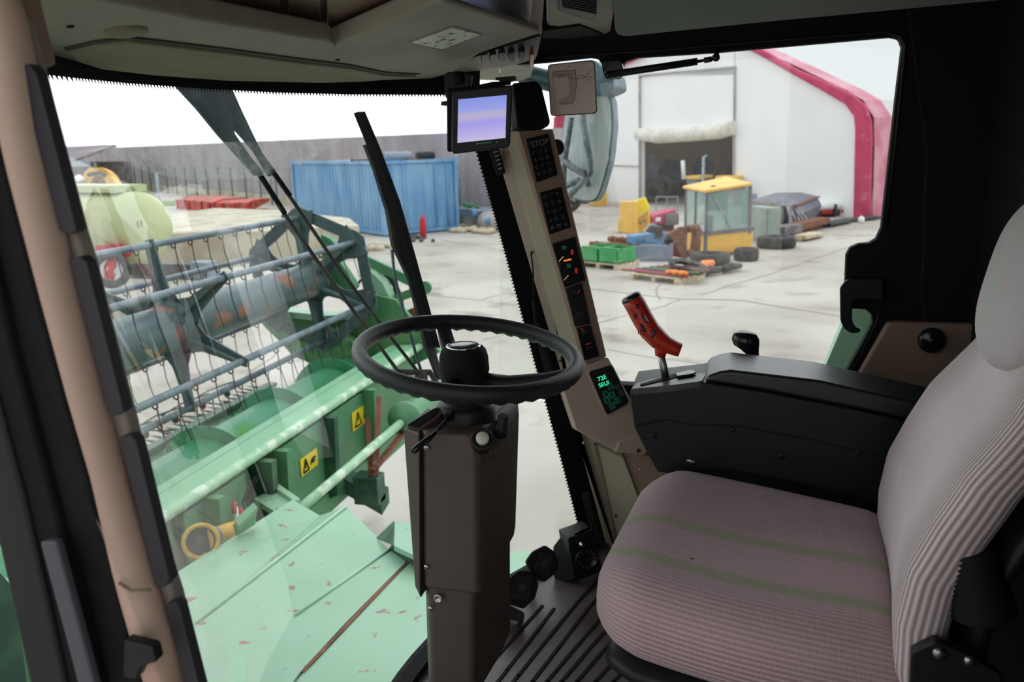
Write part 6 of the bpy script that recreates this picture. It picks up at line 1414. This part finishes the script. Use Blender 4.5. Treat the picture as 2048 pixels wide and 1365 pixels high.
mb = MB(); mb.tube([(x-.0, 1.68, 1.55), (x-.02, 1.67, 1.50)], .012, 8); mb.tube([(x+.03, 1.67, 1.50), (x+.04, 1.67, 1.46)], .01, 8); mb.obj('red_cap', 'red_paint', ht)
for k in range(3):
    mb = MB(); pts = [(XL(p, 1.70, z), 1.70, z) for p, z in [(500+k*10, 1.58), (485+k*6, 1.50), (495+k*10, 1.40), (470+k*6, 1.32), (440, 1.24-.02*k)]]; mb.tube(pts, .006, 6); mb.obj('hydraulic_hose', 'rubber', ht)
# lever bracket and rusty bars at right
for a, b in (((XL(735, 1.62, 1.5), 1.62, 1.5), (XL(742, 1.55, 1.2), 1.55, 1.2)), ((XL(758, 1.6, 1.6), 1.6, 1.6), (XL(752, 1.5, 1.22), 1.5, 1.22)), ((XL(745, 1.52, 1.25), 1.52, 1.25), (XL(860, 1.5, 1.4), 1.5, 1.4))):
    mb = MB(); mb.bar(a, b, .03, .03); mb.obj('support_bar', 'rust', ht)
# drive shaft
SHY, SHZ = 1.5, 1.41
x0, x1 = XL(520, SHY, SHZ), XL(806, SHY, SHZ)
mb = MB(); mb.tube([(x0, SHY, SHZ), (x1, SHY, SHZ)], .026, 14); mb.obj('drive_shaft', 'green_trim', ht)
mb = MB(); mb.lathe((x1, SHY, SHZ), (1, 0, 0), [(.04, -.04), (.07, 0), (.115, .02), (.115, .06), (.085, .07), (.085, .9), (.05, .92)], n=26); mb.obj('gear_housing', 'green_paint', ht)
for px in (640, 730):
    x = XL(px, 1.6, 1.1); mb = MB(); mb.prism([(x, 1.8, 1.1), (x+.12, 1.8, 1.1), (x+.12, 1.5, .98), (x, 1.5, .95)], (0, 0, .1)); mb.obj('lug', 'green_dark', ht)
for px, py in ((640, 980), (745, 890)):
    x = XL(px, 1.55, 1.18); mb = MB(); mb.box((x-.05, 1.5, 1.02), (x+.07, 1.66, 1.2)); mb.obj('bracket', 'green_dark', ht, bevel=.01)
# yellow cast coupling on the left
cp = thing('drive_coupling', 'yellow cast drive coupling with open cup behind the feeder deck', 'coupling', P(405, 1080, Y=1.45))
c0, c1 = P(402, 1083, Y=1.55), P(500, 1046, Y=1.60); d = (c1-c0).normalized(); ax_ = (-d*.6+V((-.45, -.65, .3))).normalized()
mb = MB(); mb.lathe(c0, ax_, [(.04, -.04), (.066, -.03), (.074, .02), (.072, .034), (.058, .034), (.054, -.01)], n=30, cap=False); mb.obj('cup', 'yellow_cast', cp)
mb = MB(); mb.lathe(c0, ax_, [(.054, .004), (.03, .004), (.02, .022), (.001, .022)], n=20, cap=False); mb.obj('joint', 'dark_iron', cp)
mb = MB(); a = c0+d*.04; mb.tube([c0+d*.01, a, lerp(a, c1, .9), c1], [.05, .036, .032, .03], 18); mb.obj('sleeve', 'yellow_cast', cp)
mb = MB(); mb.lathe(lerp(a, c1, .08), d, [(.044, 0), (.044, .025)], n=18, cap=True); mb.obj('clamp_band', 'slate_iron', cp)
mb = MB(); mb.ball(c0+V((-.02, -.03, -.07)), (.04, .03, .03), 10, 6); mb.obj('cast_foot', 'yellow_cast', cp)

# auger
AY, AZ_, AR = 2.25, 1.395, .2
au = thing('feed_auger', 'green feed auger tube with spiral flights in the cutting platform', 'auger', (1.5, AY, 1.2))
mb = MB(); mb.lathe((HXL+.1, AY, AZ_), (1, 0, 0), [(AR, 0), (AR, HXR-HXL-.2)], n=44); mb.obj('tube', 'green_auger', au)
def flight(xs, turns, dirn=1, ph=0):
    mb = MB(); n = int(abs(turns)*36); vs_ = []
    pitch = .26
    for i in range(n+1):
        t = 2*pi*turns*i/n+ph; x = xs+pitch*turns*i/n*dirn
        for r in (AR-.01, .268):
            for dx in (-.004, .004): vs_.append((x+dx, AY+r*cos(t), AZ_+r*sin(t)))
    fs = []
    for i in range(n):
        a = i*4; b = a+4; fs += [(a, a+2, b+2, b), (a+1, b+1, b+3, a+3), (a+2, a+3, b+3, b+2)]
    mb.add(vs_, fs, False); return mb.obj('flight', 'green_auger', au)
# flights rise over the tube where the photo shows them
for px in (395, 540, 650, 745):
    xx = XL(px, AY, AZ_+.268)
    flight(xx-.07, .98, 1, -pi*.45)
# auger fingers
for k in range(8):
    t = .9+k*.5; x = .2+.22*k; mb = MB(); mb.tube([(x, AY+AR*.8*cos(t), AZ_+AR*.8*sin(t)), (x, AY+(AR+.12)*cos(t), AZ_+(AR+.12)*sin(t))], .007, 6); mb.obj('finger', 'steel', au)

# knife guards and crop lifters
kn_y, kn_z = 3.0, 1.30
cb = thing('cutter_bar', 'toothed cutter bar with pointed guards along the front of the platform', 'cutter bar', (1.5, kn_y, 1.2))
mb = MB(); mb.bar((HXL, kn_y, kn_z), (HXR, kn_y, kn_z), .07, .03); mb.obj('bar', 'green_dark', cb)
x = .9; i = 0
while x < HXR-.1:
    mb = MB(); mb.loft([[(x+w*a_, kn_y+yy, kn_z+w*.5*b_+dz) for a_, b_ in ((-1, -1), (1, -1), (1, 1), (-1, 1))] for yy, w, dz in ((0, .016, 0), (.07, .012, .005), (.15, .002, .012))], sm=False)
    o = mb.obj('knife_guard', 'green_dark' if i % 3 else 'tine_steel', cb); x += .0762; i += 1
x = 1.0
while x < HXR-.1:
    mb = MB(); mb.tube([(x, kn_y-.02, kn_z-.01), (x, kn_y+.22, kn_z-.05), (x, kn_y+.5, kn_z-.06)], [.008, .007, .005], 6); mb.tube([(x, kn_y+.5, kn_z-.06), (x, kn_y+.3, kn_z+.05), (x, kn_y+.08, kn_z+.13)], .006, 6); mb.obj('crop_lifter', 'green_dark', cb)
    mb = MB(); mb.ball((x+.02, kn_y+.16, kn_z+.03), (.02, .03, .03), 10, 6); mb.obj('lifter_clip', 'dark_iron', cb); x += .305

# reel
RY, RZ, RR, RXR, RXS = 2.50, 2.165, .46, 4.0, 2.38
rl = thing('harvester_reel', 'six bar pickup reel with steel tines and a grey centre drum', 'reel', (2.5, RY, RZ))
angs = [radians(82+60*k) for k in range(6)]
mb = MB(); mb.lathe((HXL+.2, RY, RZ), (1, 0, 0), [(.13, 0), (.13, RXR-HXL-.25)], n=32); mb.obj('centre_drum', 'drum_grey', rl)
tines = 0; stuff = MB()
order = []
for ai, a in enumerate(angs):
    by, bz = RY+RR*cos(a), RZ+RR*sin(a)
    mb = MB(); mb.tube([(HXL+.2, by, bz), (RXR+.02, by, bz)], .0195, 12); bar_ = mb.obj('reel_bar', 'tube_grey', rl)
    x = .75
    while x < RXR-.05: order.append((x, by, bz, bar_, a)); x += .152
order.sort(key=lambda q: q[0])
def tine_mesh(mb, x, by, bz, w=1.0):
    k = random.uniform(-.02, .02)
    mb.tube([(x, by+.014*cos(q), bz-.026+.0*sin(q)+.014*sin(q)) for q in [pi*.5+2*pi*j/10 for j in range(11)]], .0045*w, 5)
    mb.tube([(x, by-.01, bz-.04), (x+k*.3, by-.015, bz-.13), (x+k, by-.045, bz-.25)], [.0036*w, .003*w, .0024*w], 5)
proto = None
for (x, by, bz, par, a) in order:
    if tines < 100:
        if proto is None:
            mb = MB(); tine_mesh(mb, 0, 0, 0); proto = mb.obj('tine', 'tine_steel', par); o = proto
        else:
            o = proto.copy(); COL.objects.link(o)
            o.parent = par; o.matrix_parent_inverse = WM[par.name].inverted()
        o.matrix_world = Matrix.Translation((x, by, bz)); o.matrix_local = Matrix.Translation((x, by, bz)); tines += 1
    else: tine_mesh(stuff, x, by, bz)
so = stuff.obj('tine_row', 'tine_steel', rl); so['kind'] = 'stuff'
# end disc with lobed cut-outs, built of six tapering arms and a rim
def spider(xc, name, full):
    R0 = RR+.03
    for k, a in enumerate(angs):
        d = V((0, cos(a), sin(a))); s = V((0, -sin(a), cos(a))); c = V((xc, RY, RZ))
        if full: prof = [(.0, .12), (.10, .10), (.17, .055), (.26, .04), (.34, .06), (.40, .10), (R0+.01, .13)]
        else: prof = [(.0, .12), (.13, .10), (.22, .05), (.34, .036), (R0, .024)]
        pts = [c+d*r+s*w for r, w in prof]+[c+d*r-s*w for r, w in reversed(prof)]
        mb = MB(); mb.prism(pts, (.012, 0, 0)); mb.obj('spider_arm', 'reel_grey', rl)
        mb = MB(); mb.bar(c+d*.1+V((-.02, 0, 0)), c+d*(R0-.02)+V((-.02, 0, 0)), .012, .03, up=(1, 0, 0)) if not full else mb.bar(c+d*.12+V((-.06, 0, 0)), c+d*(R0-.03)+V((-.03, 0, 0)), .02, .06, up=(1, 0, 0)); mb.obj('arm_flange', 'reel_grey', rl)
    mb = MB(); mb.lathe((xc-.03, RY, RZ), (1, 0, 0), [(.13, 0), (.16, .03), (.16, .05), (.1, .08)], n=28); mb.obj('hub_plate', 'reel_grey', rl)
    if full:
        n = 60; vs_ = []
        for i in range(n):
            t = 2*pi*i/n; ph = ((t-angs[0]) % (pi/3))/(pi/3); ro_ = (R0+.03)*(cos(pi/6)/cos((ph-.5)*pi/3))*1.06; ri = ro_-.085
            for r in (ri, ro_):
                for dx in (.016, .03): vs_.append((xc+dx, RY+r*cos(t), RZ+r*sin(t)))
        fs = []
        for i in range(n):
            a = i*4; b = ((i+1) % n)*4; fs += [(a, a+2, b+2, b), (a+1, b+1, b+3, a+3), (a+2, a+3, b+3, b+2), (a, b, b+1, a+1)]
        mb = MB(); mb.add(vs_, fs); mb.obj('rim', 'reel_grey', rl)
spider(RXR-.02, 'end', True); spider(RXS, 'mid', False)
mb = MB(); mb.lathe((RXR, RY, RZ), (1, 0, 0), [(.09, 0), (.09, .12), (.05, .14)], n=24); mb.obj('bearing', 'dark_iron', rl)

# right divider with arms, shield and hoses
dv_ = thing('crop_divider', 'yellow green crop divider sheet at the right end of the platform', 'divider', (HXR, 2.4, 1.0))
DX = PX(4.18)
mb = MB(); mb.slab([(513, 634), (545, 628), (640, 640), (700, 640), (745, 590), (790, 600), (860, 680), (880, 705), (800, 745), (735, 775), (690, 735), (640, 735), (585, 712), (560, 684), (530, 655)], DX, -.04, 0); mb.obj('end_sheet', 'green_divider', dv_)
mb = MB(); mb.slab([(513, 630), (560, 622), (650, 632), (720, 628), (722, 636), (650, 644), (560, 634), (517, 645)], PX(4.05), -.16, 0); mb.obj('top_ledge', 'green_deck', dv_)
mb = MB(); mb.slab([(590, 700), (640, 735), (700, 720), (720, 690), (660, 660), (600, 668)], PX(4.0), -.1, 0); mb.obj('inner_sheet', 'green_divider', dv_, bevel=.02)
sh = thing('side_shield', 'curved light green drive shield right of the reel end', 'shield', (4.3, 2.0, 1.4))
mb = MB(); mb.slab([(720, 533), (745, 545), (765, 565), (778, 592), (790, 640), (796, 690), (778, 700), (770, 640), (758, 600), (742, 572), (726, 560)], PX(4.25), -.12, 0); mb.slab([(735, 575), (750, 585), (775, 640), (790, 700), (784, 705), (760, 650)], PX(4.22), -.03, 0); mb.obj('outer_shield', 'green_deck', sh, bevel=.01)
mb = MB(); mb.slab([(640, 468), (660, 478), (680, 500), (676, 520), (690, 540), (712, 575), (700, 590), (660, 570), (648, 530), (642, 495)], PX(4.15), -.08, 0); mb.obj('inner_shield', 'green_paint', sh, bevel=.01)
for pts, r in (([(752, 540), (775, 552), (790, 572), (796, 610), (800, 640)], .02), ([(765, 548), (785, 560), (800, 590), (808, 640)], .02), ([(770, 560), (780, 580), (776, 620), (790, 650)], .014)):
    mb = MB(); mb.tube([P(x, y, X=4.4) for x, y in pts], r, 10); mb.obj('hose', 'dark_iron', sh)
ra_ = thing('reel_arm', 'green straight reel arm behind the wiper', 'arm', (4.35, 2.0, 2.0))
for a, b, r in (((722, 516), (856, 578), .045), ((780, 602), (826, 585), .04)):
    mb = MB(); mb.bar(P(*a, X=4.35), P(*b, X=4.35), r, r*1.6); mb.obj('arm', 'green_paint', ra_)
mb = MB(); mb.lathe(P(852, 575, X=4.33), (-1, 0, 0), [(.05, 0), (.05, .03)], n=14); mb.obj('pivot', 'green_paint', ra_)
for pts in ([(740, 650), (750, 638), (770, 636), (785, 650), (800, 668)], [(690, 560), (700, 572), (715, 570), (722, 560)], [(780, 680), (800, 690), (815, 676), (826, 660)]):
    mb = MB(); mb.tube([P(x, y, X=4.3) for x, y in pts], .01, 8); mb.obj('hose', 'rubber', ra_)
mb = MB(); mb.slab([(812, 622), (832, 615), (840, 640), (818, 645)], PX(4.3), -.1, 0); mb.obj('rusty_block', 'rust', ra_)
mb = MB(); mb.slab([(796, 610), (812, 625), (822, 660), (835, 700), (818, 705), (805, 680)], PX(4.4), -.1, 0); mb.obj('rear_shield', 'green_deck', ra_)

# ------------------------------------------------------------------ feeder house deck
fd = thing('feeder_house', 'pale green scratched feeder house deck below the windscreen', 'feeder house', (.5, 1.0, 1.2))
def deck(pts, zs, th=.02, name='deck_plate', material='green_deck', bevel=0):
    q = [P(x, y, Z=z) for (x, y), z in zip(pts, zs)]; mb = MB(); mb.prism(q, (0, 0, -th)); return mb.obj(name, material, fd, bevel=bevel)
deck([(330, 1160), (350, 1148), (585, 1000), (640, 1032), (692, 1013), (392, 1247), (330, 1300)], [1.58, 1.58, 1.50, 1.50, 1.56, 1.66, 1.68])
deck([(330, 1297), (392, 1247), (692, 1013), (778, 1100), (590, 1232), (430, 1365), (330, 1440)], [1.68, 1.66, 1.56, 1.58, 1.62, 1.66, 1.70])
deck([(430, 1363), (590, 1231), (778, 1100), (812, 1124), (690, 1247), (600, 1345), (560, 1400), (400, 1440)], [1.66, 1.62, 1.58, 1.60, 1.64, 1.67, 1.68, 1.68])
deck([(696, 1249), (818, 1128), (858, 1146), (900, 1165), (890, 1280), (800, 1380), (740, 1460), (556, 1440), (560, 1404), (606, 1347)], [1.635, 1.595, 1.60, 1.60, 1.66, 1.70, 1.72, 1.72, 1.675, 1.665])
deck([(1004, 1120), (1040, 1100), (1075, 1110), (1010, 1190), (960, 1230), (930, 1200)], [1.6]*6)
for a, b, za, zb in (((392, 1247), (692, 1013), 1.667, 1.567), ((590, 1232), (778, 1100), 1.625, 1.585)):
    mb = MB(); mb.tube([P(*a, Z=za), P(*b, Z=zb)], .006, 8); mb.obj('fold_highlight', 'green_edge', fd)  # highlight along the folds, painted as lighter green strips
mb = MB(); mb.bar(P(604, 1346, Z=1.664), P(815, 1126, Z=1.594), .012, .006); mb.obj('rusty_seam', 'rust', fd)
mb = MB(); A_ = [(755, 1078), (786, 1045), (840, 1050), (840, 1150), (790, 1112)]
q = [P(x, y, Z=1.55) for x, y in [(757, 1082), (812, 1124), (860, 1146), (860, 1090), (800, 1060)]]
q2 = [P(790, 1044, Z=1.66), P(850, 1050, Z=1.66), P(850, 1122, Z=1.66), P(788, 1092, Z=1.66)]
mb = MB(); mb.prism(q2, (0, 0, -.02)); mb.obj('step_box_lid', 'green_deck', fd)
mb = MB(); f = [P(755, 1080, Z=1.58), P(790, 1044, Z=1.655), P(788, 1092, Z=1.655)]; mb.prism([P(755, 1079, Z=1.58), P(790, 1045, Z=1.65), P(788, 1092, Z=1.65)], (.01, .01, 0)); mb.prism([P(788, 1090, Z=1.65), P(850, 1120, Z=1.65), P(850, 1150, Z=1.58), P(780, 1102, Z=1.58)], (.01, .01, -.0)); mb.obj('step_box_side', 'green_dark', fd)
mb = MB(); mb.prism([P(470, 1046, Z=1.62), P(508, 1012, Z=1.62), P(516, 1022, Z=1.62), P(478, 1060, Z=1.62)], (0, 0, .015)); mb.prism([P(470, 1050, Z=1.60), P(514, 1026, Z=1.60), P(510, 1050, Z=1.55), P(476, 1072, Z=1.55)], (0, .01, .0)); mb.obj('handle_clip', 'green_paint', fd, label='small folded steel clip')
mb = MB(); mb.prism([P(508, 998, Z=1.45), P(548, 976, Z=1.45), P(600, 1000, Z=1.45), P(560, 1030, Z=1.45)], (0, 0, -.03)); mb.prism([P(536, 966, Z=1.47), P(545, 960, Z=1.47), P(600, 998, Z=1.47), P(590, 1003, Z=1.47)], (0, 0, -.03)); mb.obj('front_tab', 'green_deck', fd)
# sides of the feeder house down into the dark
mb = MB(); mb.box((-.6, .62, .9), (.62, 1.35, 1.44)); mb.obj('channel_box', 'green_paint', fd)
# harvester body under the cab (visible at the lower left)
ub_ = thing('cab_platform', 'green harvester body below the door at the lower left', 'harvester body', (-1.2, 1.0, 1.0))
mb = MB(); mb.slab([(-60, 1080), (30, 1180), (60, 1420), (-60, 1420)], plane(P(0, 1200, Y=1.2), (0, -1, .2)), -.05, 0); mb.obj('panel', 'green_dark', ub_)
